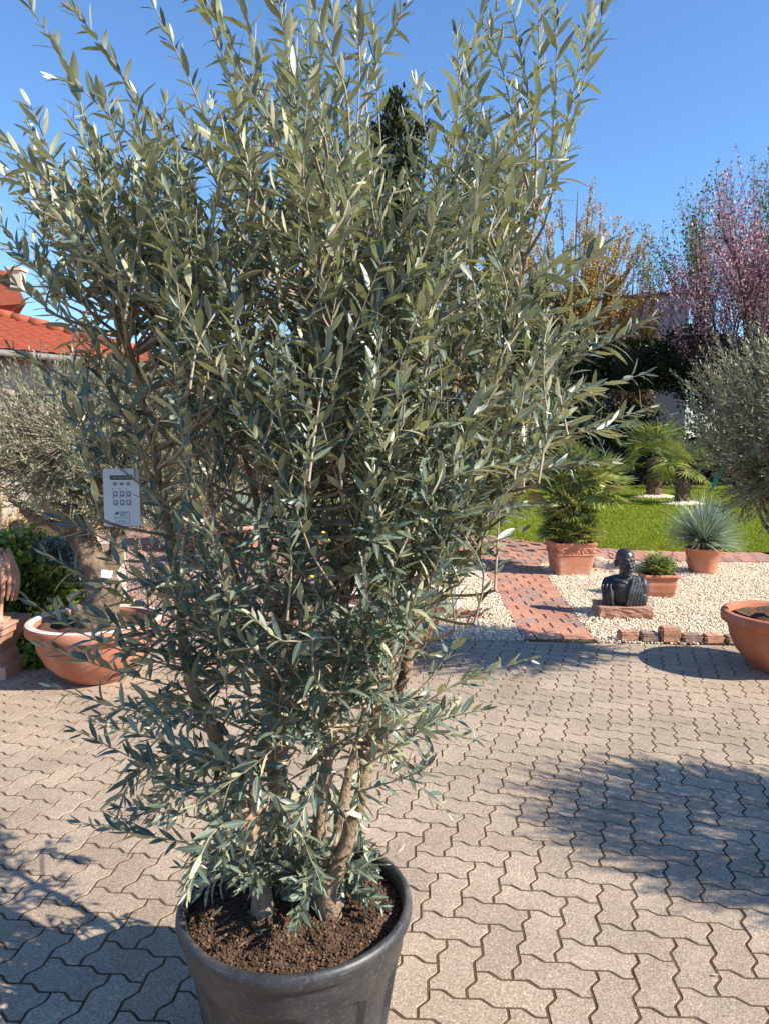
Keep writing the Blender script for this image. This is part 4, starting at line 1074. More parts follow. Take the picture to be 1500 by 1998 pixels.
blades('rosette', yc, 900, .56, .014, (0, 0, .10), R(-8), M['yucca'], 84)
mb = MB(); mb.tube([(0, 0, 0), (0, 0, .12)], [.05, .04], 10); mb.build('stem', M['fibre'], yc)

# ---- yucca in bowl behind the olive (left of centre)
p = G(463, 1110); YB = Vector((p.x, p.y + .3, 0))
sb = empty('stone_block', YB, R(8), 'reddish stone block carrying the yucca bowl', 'stone')
mb = MB(); mb.box((0, 0, .1), (.75, .6, .2)); mb.box((0, 0, .235), (.9, .72, .06)); mb.build('block', M['plinth'], sb)
lip_bowl('planter_bowl', YB + Vector((0, 0, .268)), .36, .26, M['terra_pale'], 'pale pink bowl with the fan shaped yucca seen through the stems', 'terracotta bowls')
y2 = empty('yucca', YB + Vector((0, 0, .49)), label='fan shaped grey yucca in the pale bowl, behind the stems', cat='yucca')
blades('rosette', y2, 420, .52, .018, (0, 0, .02), R(8), M['yucca'], 86)
mb = MB(); mb.tube([(0, 0, 0), (0, 0, .06)], [.05, .04], 10); mb.build('stem', M['fibre'], y2)
# orange glazed pot + heather
p = G(378, 1085); ro = taper_pot('flower_pot', (p.x - .1, p.y + .8, 0.0), .26, .78, M['orange'], 'orange glazed pot seen left of the yucca')
leafy_mass('heather_shrub', [((p.x - .05, p.y + .35, .32), (.32, .25, .3))], M['heather'], .04, 2600, 'reddish heather bush left of the yucca bowl', 'shrub', seed=66)
# yellow hose coil on a reel post
p = G(622, 1175); hz = empty('garden_hose', (p.x, p.y, 0), label='coil of yellow garden hose hung behind the stems', cat='hose')
mb = MB(); pts = []
for i in range(190):
    t = i / 189; a = t * 2 * math.pi * 7; rr = .17 + .012 * math.sin(t * 40)
    pts.append((rr * math.cos(a) * .75, -.06 - .012 * math.sin(t * 90) - .05 * t, .48 + rr * math.sin(a) * 1.35))
pts += [(.10, -.1, .2), (.05, -.12, .05), (-.1, -.14, .012), (-.3, -.18, .012)]
mb.tube(pts, .011, 7); mb.build('coil', M['hose'], hz, True)
mb = MB(); mb.tube([(0, 0, 0), (0, 0, .75)], [.03, .028], 8); mb.tube([(0, 0, .66), (0, -.13, .68)], .012, 6); mb.build('post', M['wood'], hz)

# ---- dark bust on split stone plinth
BP = G(1212, 1199); BP.z = 0
pl = empty('stone_plinth', BP, R(-4), 'rough split pink sandstone slab under the bust', 'plinth')
bm = bmesh.new(); bmesh.ops.create_cube(bm, size=1); bmesh.ops.subdivide_edges(bm, edges=bm.edges[:], cuts=9, use_grid_fill=True)
for v in bm.verts:
    v.co = Vector((v.co.x * .46, v.co.y * .36, (v.co.z + .5) * .10))
    if v.co.z < .095:
        n = mnoise.fractal(v.co * 22, 1, 2, 3) * .012; v.co.x += n * (1 if v.co.x > 0 else -1); v.co.y += mnoise.fractal(v.co * 25 + Vector((5, 0, 0)), 1, 2, 3) * .014
me = bpy.data.meshes.new('slab'); bm.to_mesh(me); bm.free(); link('slab', me, M['plinth'], pl)
bu = MB()
RZ = Matrix.Rotation(R(15), 3, 'Z')
def hp(x, y, z): return RZ @ Vector((x, y, z)) + Vector((0, 0, .335))
# torso: chest, shoulders, flat base
bu.ell((0, .0, .13), (.165, .105, .15)); bu.ell((0, .0, .05), (.15, .10, .09)); bu.ell((0, .01, .20), (.185, .085, .07))
bu.ell((-.155, .0, .15), (.05, .075, .09)); bu.ell((.155, .0, .15), (.05, .08, .10)); bu.ell((-.15, -.01, .07), (.05, .075, .10)); bu.ell((.145, -.01, .06), (.055, .08, .10))
bu.tube([(0, .01, .20), (.0, -.005, .25), hp(.0, -.005, -.03)], [.065, .052, .055], 14)
bu.tube([(-.11, -.07, .235), (-.03, -.085, .215), (0, -.088, .2)], [.014, .014, .01], 8); bu.tube([(.11, -.07, .235), (.03, -.085, .215)], [.014, .014], 8)
bu.ell((-.05, -.08, .17), (.05, .025, .035))
# draped shawl folds on the figure's left (viewer's right) and arm folds on the other side
for k in range(5):
    o_ = k * .027; bu.tube([(.075 + o_ * .8, .03, .258 - o_ * .35), (.052 + o_, -.09 + o_ * .35, .225 - o_ * .3), (.02 + o_, -.128 + o_ * .4, .12), (.0 + o_ * 1.1, -.118 + o_ * .35, .0)], [.012, .013, .014, .014], 8)
for k in range(3):
    o_ = k * .032; bu.tube([(-.17 + o_, .0, .235), (-.205 + o_, -.07 - o_ * .4, .17), (-.195 + o_, -.095 - o_ * .4, .08), (-.18 + o_, -.088 - o_ * .4, .0)], [.012, .013, .014, .014], 8)
bu.ell((-.135, -.095, .10), (.03, .02, .05)); bu.tube([(-.15, -.105, .13), (-.125, -.115, .09), (-.11, -.105, .06)], [.01, .011, .008], 8); bu.tube([(-.165, -.10, .12), (-.145, -.112, .075)], [.01, .009], 8)
# head
bu.ell(hp(0, .018, .085), (.080, .098, .086), RZ); bu.ell(hp(0, -.012, .03), (.068, .078, .085), RZ); bu.ell(hp(0, -.03, -.025), (.055, .058, .06), RZ); bu.ell(hp(0, -.062, -.062), (.028, .024, .022), RZ)
bu.ell(hp(0, -.062, .068), (.06, .026, .012), RZ)                                             # brow
bu.tube([hp(0, -.082, .055), hp(0, -.103, .025), hp(0, -.110, .010)], [.007, .010, .013], 10)   # nose
for s_ in (-1, 1):
    bu.ell(hp(s_ * .013, -.098, .008), (.010, .011, .008), RZ); bu.ell(hp(s_ * .042, -.064, .016), (.022, .014, .014), RZ); bu.ell(hp(s_ * .031, -.076, .045), (.015, .008, .007), RZ)
    bu.ell(hp(s_ * .085, .018, .035), (.010, .022, .036), RZ @ Euler((0, s_ * .2, s_ * -.5)).to_matrix())   # ears
    bu.tube([hp(s_ * .003, -.098, -.012), hp(s_ * .022, -.091, -.017), hp(s_ * .037, -.076, -.028)], [.007, .008, .004], 8)
    bu.tube([hp(s_ * .02, -.09, .008), hp(s_ * .042, -.074, -.015), hp(s_ * .046, -.066, -.035)], [.004, .006, .004], 6)
    bu.tube([hp(s_ * .012, -.088, .078), hp(s_ * .04, -.078, .082), hp(s_ * .06, -.058, .07)], [.004, .005, .003], 6)
bu.ell(hp(0, -.086, -.036), (.022, .010, .006), RZ)
bo = bu.build('bust', M['bronze']); remesh(bo, .005, 1); displace(bo, .0013, 45, 1)
for v in bo.data.vertices:
    if v.co.z < 0.004: v.co.z = 0.0
bo.data.update(); bo.location = BP + Vector((.02, .0, .1015)); bo.rotation_euler = (0, 0, R(-9)); bo.scale = (1.0, 1.0, 1.0)
tag(bo, 'dark bust of a bald man in a draped shawl', 'bust')

# ---- loose edging bricks on the gravel front edge
specs = [(1210, 1250, 20, .0, .3), (1252, 1290, 18, .02, .75), (1292, 1332, 30, .0, .35), (1334, 1376, 17, .02, .8), (1378, 1418, 17, -.01, .45), (1420, 1460, 16, .02, .85), (1462, 1500, 16, 0, .7), (1502, 1540, 17, 0, .4)]
def edging_mat(name, c1, c2): return mat_noise(name, c1, c2, 30, .9, .8, 90, .006, .2)
em = [edging_mat('edging_red', (.40, .20, .13), (.52, .30, .20)), edging_mat('edging_brown', (.20, .13, .10), (.33, .23, .18))]
words = ['reddish edging brick at the path end of the row', 'brown edging brick second from the path', 'tall reddish edging brick standing proud in the row', 'dark brown edging brick right of the tall one', 'reddish edging brick between two brown ones', 'brown edging brick beside the right bowl', 'brown edging brick partly behind the right bowl', 'last edging brick hidden behind the right bowl']
for (x0, x1, hp_, rz_, cm), wd_ in zip(specs, words):
    b0 = G(x0, 1254 + (x0 - 1210) * .03); b1 = G(x1, 1254 + (x1 - 1210) * .03); c = (b0 + b1) / 2; wdt = (b1.x - b0.x) * .97; h_ = hp_ / FPX * 5.75
    bm = bmesh.new(); bmesh.ops.create_cube(bm, size=1)
    for v in bm.verts: v.co = Vector((v.co.x * wdt, v.co.y * .12, (v.co.z + .5) * h_))
    bmesh.ops.bevel(bm, geom=bm.edges[:], offset=.014, segments=2, affect='EDGES'); bmesh.ops.triangulate(bm, faces=bm.faces[:]); bmesh.ops.subdivide_edges(bm, edges=bm.edges[:], cuts=2, use_grid_fill=True)
    for v in bm.verts: v.co += Vector((mnoise.noise(v.co * 30 + c), mnoise.noise(v.co * 30 - c), mnoise.noise(v.co * 27 + c * 2))) * .005
    me = bpy.data.meshes.new('edging_brick'); bm.to_mesh(me); bm.free()
    o = link('edging_brick', me, em[0] if cm < .5 else em[1], None, (c.x, c.y + .08, 0.0)); o.rotation_euler = (0, 0, R(-2) + rz_)
    tag(o, wd_, 'brick', 'edging bricks along the gravel')
# ---- rocks, slate, drip tubes
def rock(px, py, sx, sy, sz, mat, label, seed):
    p = G(px, py); m_ = MB(); m_.ell((0, 0, sz * .35), (sx, sy, sz), u=18, w=12); o = m_.build('rock', mat, None, True, (p.x, p.y, 0)); displace(o, min(sx, sz) * .5, 6, seed); tag(o, label, 'rock', 'loose rocks on the gravel'); return o
rock(1170, 1108, .10, .07, .045, M['rock'], 'flat pale pink rock right of the square planter', 1)
rock(1164, 1096, .11, .06, .05, M['rock'], 'brownish pink rock behind the flat pale one', 2)
rock(1199, 1117, .07, .05, .03, M['rock'], 'small brown stone left of the bust head', 3)
rock(1258, 1116, .12, .07, .035, M['slate'], 'dark grey slab of slate behind the bust', 4)
def drip(pxs, label):
    b = G(*pxs[-1]); root = empty('drip_tube', b, label=label, cat='tube', group='thin black watering tubes'); mb = MB(); pts = []
    for (x, y, Y) in [(x, y, b.y) for x, y in pxs]: pts.append(at(x, y, Y) - b)
    mb.tube(pts, .004, 5); mb.build('tube', M['black_tube'], root); return root
drip([(1168, 1056), (1178, 1064), (1186, 1076), (1188, 1090), (1184, 1105), (1180, 1116)], 'thin black watering tube right of the square planter')
drip([(1352, 1098), (1344, 1092), (1336, 1090), (1342, 1104), (1350, 1118)], 'thin bent black tube beside the round planter')

# ---- lion on pedestal at the left edge
LP = G(12, 1322); LP = Vector((LP.x - .17, LP.y + .12, 0))
pd = empty('pedestal', LP, 0, 'weathered terracotta pedestal with ivy at the left edge', 'pedestal')
mb = MB(); mb.box((0, 0, .05), (.40, .36, .10)); mb.box((0, 0, .14), (.30, .28, .10), None, .85); mb.build('base', M['terra_pale'], pd)
mb = MB(); mb.add([*[Vector((x * .12, y * .12, .18)) for x, y in ((-1, -1), (1, -1), (1, 1), (-1, 1))], *[Vector((x * .175, y * .17, .36)) for x, y in ((-1, -1), (1, -1), (1, 1), (-1, 1))]], [(3, 2, 1, 0), (4, 5, 6, 7), (0, 1, 5, 4), (1, 2, 6, 5), (2, 3, 7, 6), (3, 0, 4, 7)]); mb.build('shaft', M['terra_pale'], pd)
mb = MB(); mb.box((0, 0, .392), (.38, .36, .06)); mb.box((0, 0, .432), (.42, .40, .02)); mb.build('cornice', M['terra_pale'], pd)
li = MB(); z0 = .442
li.tube([(-.16, .05, z0 + .10), (-.10, .03, z0 + .20), (-.02, .0, z0 + .30)], [.13, .12, .11], 14)      # body
li.ell((-.2, .06, z0 + .10), (.12, .12, .11)); li.ell((.06, -.02, z0 + .46), (.10, .095, .10)); li.ell((.045, -.1, z0 + .43), (.06, .06, .05))    # haunch, head, muzzle
li.ell((.03, .0, z0 + .36), (.13, .11, .20))                                                              # mane mass
for sx in (-.05, .10):
    li.tube([(sx, -.06, z0 + .30), (sx + .005, -.08, z0 + .15), (sx, -.09, z0 + .03)], [.05, .042, .038], 10); li.ell((sx, -.12, z0 + .022), (.042, .06, .024))
    for k in range(3): li.ell((sx - .025 + k * .025, -.17, z0 + .018), (.013, .018, .016))
for k in range(18):                                                                                        # flowing locks
    a = -2.6 + 5.2 * k / 17; b = .12
    x0 = .05 + .085 * math.sin(a); pts = []
    for i in range(7):
        t = i / 6; rr = .115 + .05 * math.sin(t * 2.6); pts.append((.045 + (rr + .02) * math.sin(a * (1 - .15 * t)), -.02 - rr * .92 * math.cos(a), z0 + .55 - .40 * t + .012 * math.sin(t * 9 + k)))
    li.tube(pts, [.012, .019, .021, .021, .020, .017, .009], 6)
for s_ in (-1, 1): li.ell((.05 + s_ * .08, -.02, z0 + .54), (.025, .018, .03)); li.ell((.05 + s_ * .035, -.108, z0 + .475), (.016, .012, .01))
li.ell((.045, -.15, z0 + .43), (.028, .02, .018)); li.box((0, .0, z0 + .008), (.34, .34, .016))
lo_ = li.build('lion_statue', M['terra_pale']); remesh(lo_, .006, 1); lo_.location = LP + Vector((0, 0, -.022)); lo_.scale = (.87, .87, .87); pd.scale = (1, 1, .82); lo_.rotation_euler = (0, 0, R(12))
tag(lo_, 'weathered terracotta lion with wavy mane on the pedestal', 'statue')

# ---- shrubs, post at left
def g3(px, py, Y): p = at(px, py, Y); return (p.x, p.y, p.z)
leafy_mass('ivy_shrub', [(g3(60, 1170, 5.6), (.3, .28, .26)), (g3(35, 1105, 5.8), (.3, .26, .24)), (g3(150, 1200, 5.7), (.36, .25, .18)), (g3(70, 1240, 5.45), (.3, .2, .22)), (g3(60, 1300, 5.15), (.28, .16, .12))], M['ivy'], .06, 15000, 'yellow green ivy bush behind the lion and bowl', 'shrub', seed=67, aspect=.85)
leafy_mass('juniper_shrub', [(g3(105, 1085, 5.75), (.17, .15, .12)), (g3(150, 1105, 5.75), (.13, .12, .1)), (g3(98, 1125, 5.75), (.12, .12, .1))], M['juniper'], .024, 12000, 'blue grey cushion juniper beside the gnarled trunk', 'shrub', seed=68, jit=.08)
leafy_mass('brown_shrub', [(g3(50, 1050, 6.2), (.4, .25, .22)), (g3(110, 1030, 6.4), (.35, .25, .2))], M['golden'], .03, 2600, 'thin brownish shrub above the ivy bush', 'shrub', seed=69)
leafy_mass('background_shrub', [(g3(420, 800, 15), (1.4, .9, 1.0)), (g3(300, 860, 13), (1.3, .9, .9)), (g3(560, 850, 15), (1.6, .9, .9)), (g3(480, 930, 11), (1.3, .7, .7)), (g3(700, 900, 13), (1.5, .8, .9)), (g3(820, 880, 15), (1.3, .9, 1.0))], M['olive_far'], .09, 16000, 'loose grey green shrubbery behind the big olive', 'shrub', seed=70, aspect=.4)
p = at(2, 1075, 6.0); wp_ = empty('wooden_post', (p.x, p.y, 0), label='weathered wooden post above the lion', cat='post')
mb = MB(); mb.box((0, 0, .6), (.10, .10, 1.2)); mb.box((0, 0, 1.215), (.12, .12, .03)); mb.build('shaft', M['post'], wp_)
mb = MB(); mb.box((0, -.056, .85), (.02, .012, .5)); mb.build('groove_strip', M['wood'], wp_)
rb = empty('stone_ledge', at(95, 1060, 7.2) * 1.0, label='pale stone ledge behind the juniper', cat='stone'); rb.location.z = 0
mb = MB()
for k in range(5): mb.box((-.5 + k * .27, rnd.uniform(-.03, .03), .30 + rnd.uniform(-.02, .02)), (.26, .3, .6))
mb.build('blocks', M['rock'], rb)

# ================================================================== THE BIG POTTED OLIVE
pot = empty('plastic_pot', POT_C, label='big black plastic pot with rolled rim in the foreground', cat='pot')
Rr, Zr = POT_R, POT_Z
def pot_fn(r, z, a):
    if z > Zr * .715 or z < .02: return r
    k = (a / (2 * math.pi) * 11 + .25) % 1.0
    arch = Zr * .70 - .035 * (abs(k - .5) * 2) ** 2
    if z < arch and .18 < k < .82: return r - .014
    if z < arch: return r - .001
    return r
prof = [(Rr * .74, 0)] + [(Rr * (.74 + .165 * t), Zr * .71 * t) for t in np.linspace(.02, 1, 34)]
prof += [(Rr * .915, Zr * .725), (Rr * .924, Zr * .74), (Rr * .935, Zr * .86), (Rr * .945, Zr * .885)]
for i in range(11):
    a = -math.pi * .55 + math.pi * 1.25 * i / 10
    prof.append((Rr * .955 + .014 * math.cos(a), Zr - .022 + .021 * math.sin(a)))
prof += [(Rr * .915, Zr - .03), (Rr * .895, Zr - .10), (Rr * .88, Zr - .16)]
mb = MB(); mb.lathe(prof, 264, fn=pot_fn); mb.build('shell', M['plastic'], pot, True)
# soil: lumpy disc
SZ = Zr - .040
V = [Vector((0, 0, 0))]; F = []; rings, seg = 34, 110
for i in range(1, rings + 1):
    for k in range(seg):
        a = 2 * math.pi * k / seg; r_ = Rr * .905 * i / rings; V.append(Vector((r_ * math.cos(a), r_ * math.sin(a), 0)))
for v in V:
    rr = v.length / Rr; v.z = SZ + .018 * (1 - rr) + .012 * mnoise.fractal(v * 14, 1, 2, 4) + .006 * mnoise.noise(v * 55) - .012 * max(0, rr - .8) * 5
for k in range(seg): F.append((0, 1 + k, 1 + (k + 1) % seg))
for i in range(rings - 1):
    for k in range(seg):
        a, b = 1 + i * seg + k, 1 + i * seg + (k + 1) % seg; F.append((a, a + seg, b + seg, b))
soil = pyd('soil', V, F, M['soil'], pot, True)
g = np.random.default_rng(12); n = 5200; rr = np.sqrt(g.uniform(0, 1, n)) * Rr * .89; aa = g.uniform(0, 6.283, n)
cp = np.stack([rr * np.cos(aa), rr * np.sin(aa), np.zeros(n)], -1)
for q in cp:
    v = Vector(q); q[2] = SZ + .018 * (1 - v.length / Rr) + .012 * mnoise.fractal(v * 14, 1, 2, 4) + .002
stones('soil_crumbs', cp, .0018, .0062, M['soil_crumb'], 13, pot, .9)

tree = empty('olive_tree', POT_C + Vector((0, 0, SZ)), label='large multi stemmed olive tree filling the picture in the black pot', cat='tree')
TO = tree.location.copy(); YC = POT_C.y
stems = [  # photo px, py, depth offset from the pot centre, radius
    [(512, 1752, -.02, .024), (492, 1640, -.03, .021), (468, 1560, -.03, .020), (408, 1405, -.05, .019), (372, 1315, -.06, .018), (352, 1200, -.06, .013), (335, 1050, -.08, .011), (300, 880, -.10, .009), (255, 700, -.12, .007), (200, 520, -.14, .004)],
    [(500, 1665, -.02, .019), (497, 1540, -.0, .017), (515, 1470, .02, .016), (535, 1390, .03, .015), (548, 1290, .05, .014), (535, 1120, .08, .012), (490, 930, .10, .010), (430, 720, .12, .008), (380, 500, .12, .004)],
    [(566, 1725, .05, .026), (556, 1590, .04, .023), (548, 1470, .03, .021), (560, 1330, .02, .019), (566, 1180, .0, .018), (588, 1020, -.02, .018), (600, 920, -.02, .014), (622, 740, -.05, .010), (640, 560, -.06, .007), (655, 380, -.06, .004)],
    [(642, 1740, -.03, .024), (682, 1625, -.02, .022), (703, 1555, -.02, .021), (722, 1460, -.01, .020), (738, 1380, .0, .019), (768, 1290, .02, .017), (798, 1215, .03, .015), (850, 1080, .05, .013), (890, 970, .05, .013), (928, 875, .04, .012), (965, 760, .02, .009), (1010, 580, .0, .006), (1050, 400, -.02, .004)],
    [(716, 1500, .0, .017), (765, 1385, .06, .017), (800, 1275, .08, .016), (818, 1190, .10, .012), (845, 1050, .14, .010), (868, 880, .16, .008), (900, 680, .18, .006), (930, 470, .18, .004)],
    [(610, 1700, .10, .022), (640, 1480, .12, .019), (655, 1330, .13, .018), (672, 1160, .14, .017), (692, 1000, .15, .016), (703, 890, .16, .013), (722, 690, .16, .009), (742, 430, .16, .004)],
    [(540, 1705, .12, .02), (530, 1450, .18, .017), (500, 1250, .22, .014), (440, 1060, .26, .012), (380, 880, .28, .009), (300, 700, .3, .007), (240, 560, .3, .004)],
    [(640, 1710, .12, .018), (700, 1450, .22, .015), (760, 1230, .28, .012), (850, 1020, .32, .010), (960, 840, .34, .007), (1060, 700, .34, .004)],
]
def smooth_path(pts, n=6):
    out = []
    P = [pts[0]] + pts + [pts[-1]]
    for i in range(1, len(P) - 2):
        p0, p1, p2, p3 = (np.array(P[i - 1]), np.array(P[i]), np.array(P[i + 1]), np.array(P[i + 2]))
        for k in range(n):
            t = k / n; out.append(.5 * ((2 * p1) + (-p0 + p2) * t + (2 * p0 - 5 * p1 + 4 * p2 - p3) * t * t + (-p0 + 3 * p1 - 3 * p2 + p3) * t ** 3))
    out.append(np.array(P[-2])); return out
stem_pts = []
for si, sdef in enumerate(stems):
    p3 = [(*at(x, y, YC + dy), r_) for x, y, dy, r_ in sdef]
    sp_ = smooth_path(p3, 5); g = random.Random(si); mb = MB(); pts = []; rad = []
    for i, q in enumerate(sp_):
        v = Vector(q[:3]) + Vector((g.gauss(0, .002), g.gauss(0, .002), 0)); pts.append(v - TO); rad.append(max(.002, q[3]) * .88 * (1 + .10 * math.sin(i * 1.9 + si) * g.random()))
        if i and i < len(sp_) - 1: stem_pts.append((v, q[3]))
    if sdef[0][1] > 1690: pts.insert(0, Vector((pts[0].x, pts[0].y, min(pts[0].z - .05, -.04)))); rad.insert(0, rad[0] * 1.9); rad[1] *= 1.3; rad[2] *= 1.1
    mb.tube(pts, rad, 12)
    for k in range(int(len(pts) * .45)):          # knots and pruning scars
        i = g.randrange(2, max(3, len(pts) - 8)); a = g.uniform(0, 6.283); r_ = rad[i]
        c = pts[i] + Vector((math.cos(a), math.sin(a), 0)) * r_ * .8
        mb.ell(c, (r_ * .42, r_ * .42, r_ * .5), u=8, w=6)
    o = mb.build('stem', M['bark'], tree, True)
    displace(o, .006, 38, si, 4)
SP_arr = np.array([tuple(v) for v, r_ in stem_pts])

leafP = []; leafD = []; leafN = []; leafL = []; leafW = []; leafC = []; leafR = []
twig = MB(); grnd = random.Random(99)
def shoot(pts, leaf=.062, gap=.027, start=.1, g=grnd, rad=.0027, dens=1.0):
    """leafy shoot: opposite pairs, each pair turned a quarter"""
    pts = [Vector(p) for p in pts]
    seg = [(b - a).length for a, b in zip(pts, pts[1:])]; tot = sum(seg)
    twig.tube([p - TO for p in pts], [rad * (1 - .72 * i / (len(pts) - 1)) for i in range(len(pts))], 5, cap=False)
    s = start * tot; ax = None; base_r = g.random() * .5 + .25
    while s < tot - .004:
        acc = 0
        for (a, b), L in zip(zip(pts, pts[1:]), seg):
            if acc + L >= s: break
            acc += L
        t = (s - acc) / max(L, 1e-6); q = a.lerp(b, t); d = (b - a).normalized(); f = s / tot
        if ax is None: ax = rot_about(d.orthogonal().normalized(), d, g.uniform(0, 6.283))
        ax = (ax - d * ax.dot(d)).normalized(); ax = rot_about(ax, d, math.pi / 2 + g.gauss(0, .22))
        for sg in (1, -1):
            if g.random() > dens * .95: continue
            an = R(g.gauss(52, 14)) * (1 - .30 * f); r_ = ax * sg
            ld = (d * math.cos(an) + r_ * math.sin(an)).normalized(); nn = d * math.sin(an) - r_ * math.cos(an)
            nn = nn * .7 + Vector((g.gauss(0, .4), g.gauss(0, .4), g.gauss(.85, .4)))
            size = leaf * g.uniform(.62, 1.22) * (1 - .45 * max(0, f - .7) / .3)
            leafP.append(tuple(q)); leafD.append(tuple(ld)); leafN.append(tuple(nn)); leafL.append(size); leafW.append(size * g.uniform(.19, .275))
            leafC.append(g.gauss(-.12, .2)); leafR.append(min(1, max(0, base_r + g.gauss(0, .22))))
        s += gap * g.uniform(.75, 1.25) * (1 - .35 * f)
    for k in range(3):       # bud leaves at the tip
        d = (pts[-1] - pts[-2]).normalized(); v = d + Vector((g.gauss(0, .35), g.gauss(0, .35), g.gauss(0, .35)))
        leafP.append(tuple(pts[-1])); leafD.append(tuple(v.normalized())); leafN.append((g.gauss(0, 1), g.gauss(0, 1), g.gauss(0, 1))); leafL.append(leaf * .55); leafW.append(leaf * .11); leafC.append(0); leafR.append(.6)
def nearest_stem(p, below=.05):
    dz = SP_arr[:, 2] - p.z
    dist = np.linalg.norm(SP_arr - np.array(p), axis=1) + np.where(dz > -below, 2.0 * (dz + below), 0)
    i = int(np.argmin(dist)); return Vector(SP_arr[i])
def connect(p0, d):
    s = nearest_stem(p0); L = (p0 - s).length
    m0 = (p0 - s) * .9 + Vector((grnd.gauss(0, .1), grnd.gauss(0, .1), .06)) * L; m1 = (p0 - s) * .75 + d * min(L * .3, .05)
    pts = []
    for k in range(9):
        t = k / 8; t2, t3 = t * t, t ** 3
        pts.append(s * (2 * t3 - 3 * t2 + 1) + m0 * (t3 - 2 * t2 + t) + p0 * (-2 * t3 + 3 * t2) + m1 * (t3 - t2) - TO)
    twig.tube(pts, [.0044 - .0012 * k / 8 for k in range(9)], 5, cap=False)
def px_shoot(pl, dy0, dy1, **k):
    n = len(pl); P3 = [at(x, y, YC + dy0 + (dy1 - dy0) * i / (n - 1)) for i, (x, y) in enumerate(pl)]
    q = smooth_path([tuple(p) for p in P3], 4); pts = [Vector(v) for v in q]
    connect(pts[0], (pts[1] - pts[0]).normalized()); shoot(pts, **k)
explicit = [
    ([(330, 500), (200, 300), (120, 110), (62, 20)], -.15, -.25), ([(420, 460), (300, 250), (200, 90), (118, -10)], -.1, -.15), ([(350, 350), (250, 260), (160, 175), (115, 155)], -.2, -.3),
    ([(430, 360), (395, 220), (345, 100), (290, -10)], 0, -.05), ([(200, 470), (90, 350), (0, 262)], -.25, -.35), ([(150, 400), (105, 310), (60, 205)], -.2, -.2), ([(270, 430), (215, 350), (185, 305)], -.1, -.1),
    ([(500, 330), (455, 170), (385, -30)], -.1, -.15), ([(540, 300), (505, 130), (455, -60)], .05, .05), ([(575, 380), (500, 180), (425, 40), (370, -60)], -.25, -.35), ([(640, 420), (612, 180), (600, -80)], -.15, -.2),
    ([(690, 360), (702, 120), (690, -80)], 0, .0), ([(622, 440), (580, 220), (535, -60)], -.3, -.35), ([(745, 320), (732, 120), (722, -70)], .1, .1), ([(715, 190), (750, 90), (795, 5)], .05, .1), ([(660, 300), (655, 100), (640, -60)], .1, .1),
    ([(850, 440), (878, 270), (915, 120), (945, 0)], -.1, -.15), ([(905, 400), (920, 210), (975, -10)], .05, .1), ([(848, 350), (828, 250), (812, 165)], -.05, 0), ([(830, 420), (800, 290), (790, 230)], .1, .1), ([(880, 330), (895, 190), (890, 70)], -.2, -.25),
    ([(1000, 430), (1045, 230), (1050, -40)], 0, 0), ([(1060, 440), (1110, 260), (1185, -10)], -.1, -.15), ([(1080, 350), (1120, 170), (1165, -60)], .05, .05), ([(965, 370), (990, 290), (1000, 235)], 0, 0), ([(1045, 270), (1012, 90), (985, -30)], .0, .05), ([(1075, 300), (1085, 130), (1080, -30)], -.1, -.1), ([(1020, 330), (985, 160), (955, 60)], -.05, -.05),
    ([(950, 905), (1110, 850), (1265, 795)], -.05, -.1), ([(900, 815), (1100, 770), (1255, 730)], 0, -.05), ([(900, 735), (1100, 700), (1215, 655), (1270, 620)], -.1, -.15), ([(900, 955), (1050, 918), (1185, 900)], -.15, -.2), ([(820, 1110), (950, 1010), (1060, 985)], -.1, -.15),
    ([(800, 1130), (900, 1080), (1010, 1040)], -.2, -.3), ([(740, 1440), (870, 1345), (1030, 1285)], -.05, -.05), ([(720, 1490), (850, 1410), (945, 1385)], -.12, -.2), ([(790, 1370), (860, 1300), (905, 1225)], 0, 0), ([(700, 1545), (820, 1505), (830, 1480)], -.15, -.2), ([(1050, 560), (1120, 530), (1175, 480)], -.05, -.1), ([(1000, 640), (1110, 600), (1180, 560)], 0, 0), ([(1020, 700), (1130, 640), (1190, 600)], -.15, -.2), ([(980, 820), (1090, 830), (1200, 850)], -.1, -.1), ([(880, 900), (985, 925), (1080, 910)], -.25, -.3),
    ([(500, 1660), (340, 1640), (160, 1605)], -.12, -.2), ([(460, 1610), (350, 1590), (235, 1575)], -.05, -.1), ([(470, 1590), (300, 1500), (150, 1425)], -.12, -.2), ([(400, 1405), (250, 1385), (105, 1340)], -.1, -.2), ([(480, 1530), (330, 1450), (230, 1425)], -.2, -.3), ([(370, 1310), (200, 1255), (60, 1175)], -.1, -.2),
    ([(430, 1240), (250, 1170), (95, 1085)], -.15, -.25), ([(420, 1120), (330, 1000), (260, 965)], -.25, -.35), ([(360, 1140), (220, 1060), (75, 990)], -.15, -.2), ([(560, 1210), (380, 1180), (220, 1095)], -.25, -.35), ([(350, 1000), (220, 900), (100, 760)], -.15, -.2), ([(300, 860), (170, 760), (60, 700)], -.1, -.15), ([(250, 700), (120, 620), (10, 540)], -.1, -.1), ([(300, 760), (180, 690), (110, 600)], .1, .1),
    ([(230, 620), (100, 560), (0, 430)], -.2, -.25), ([(330, 640), (190, 480), (60, 400)], -.3, -.4), ([(330, 560), (240, 440), (150, 380)], -.25, -.3), ([(430, 1330), (330, 1290), (250, 1310)], -.1, -.15), ([(420, 1420), (330, 1370), (200, 1395)], .05, .05), ([(420, 1290), (280, 1235), (150, 1210)], -.1, -.15), ([(385, 1350), (230, 1310), (85, 1260)], 0, -.05), ([(450, 1180), (300, 1130), (160, 1155)], -.2, -.25), ([(360, 1230), (220, 1210), (110, 1180)], .05, .1),
]
for e_ in explicit: px_shoot(e_[0], e_[1], e_[2], leaf=.061, gap=.027, start=.04, dens=.97)
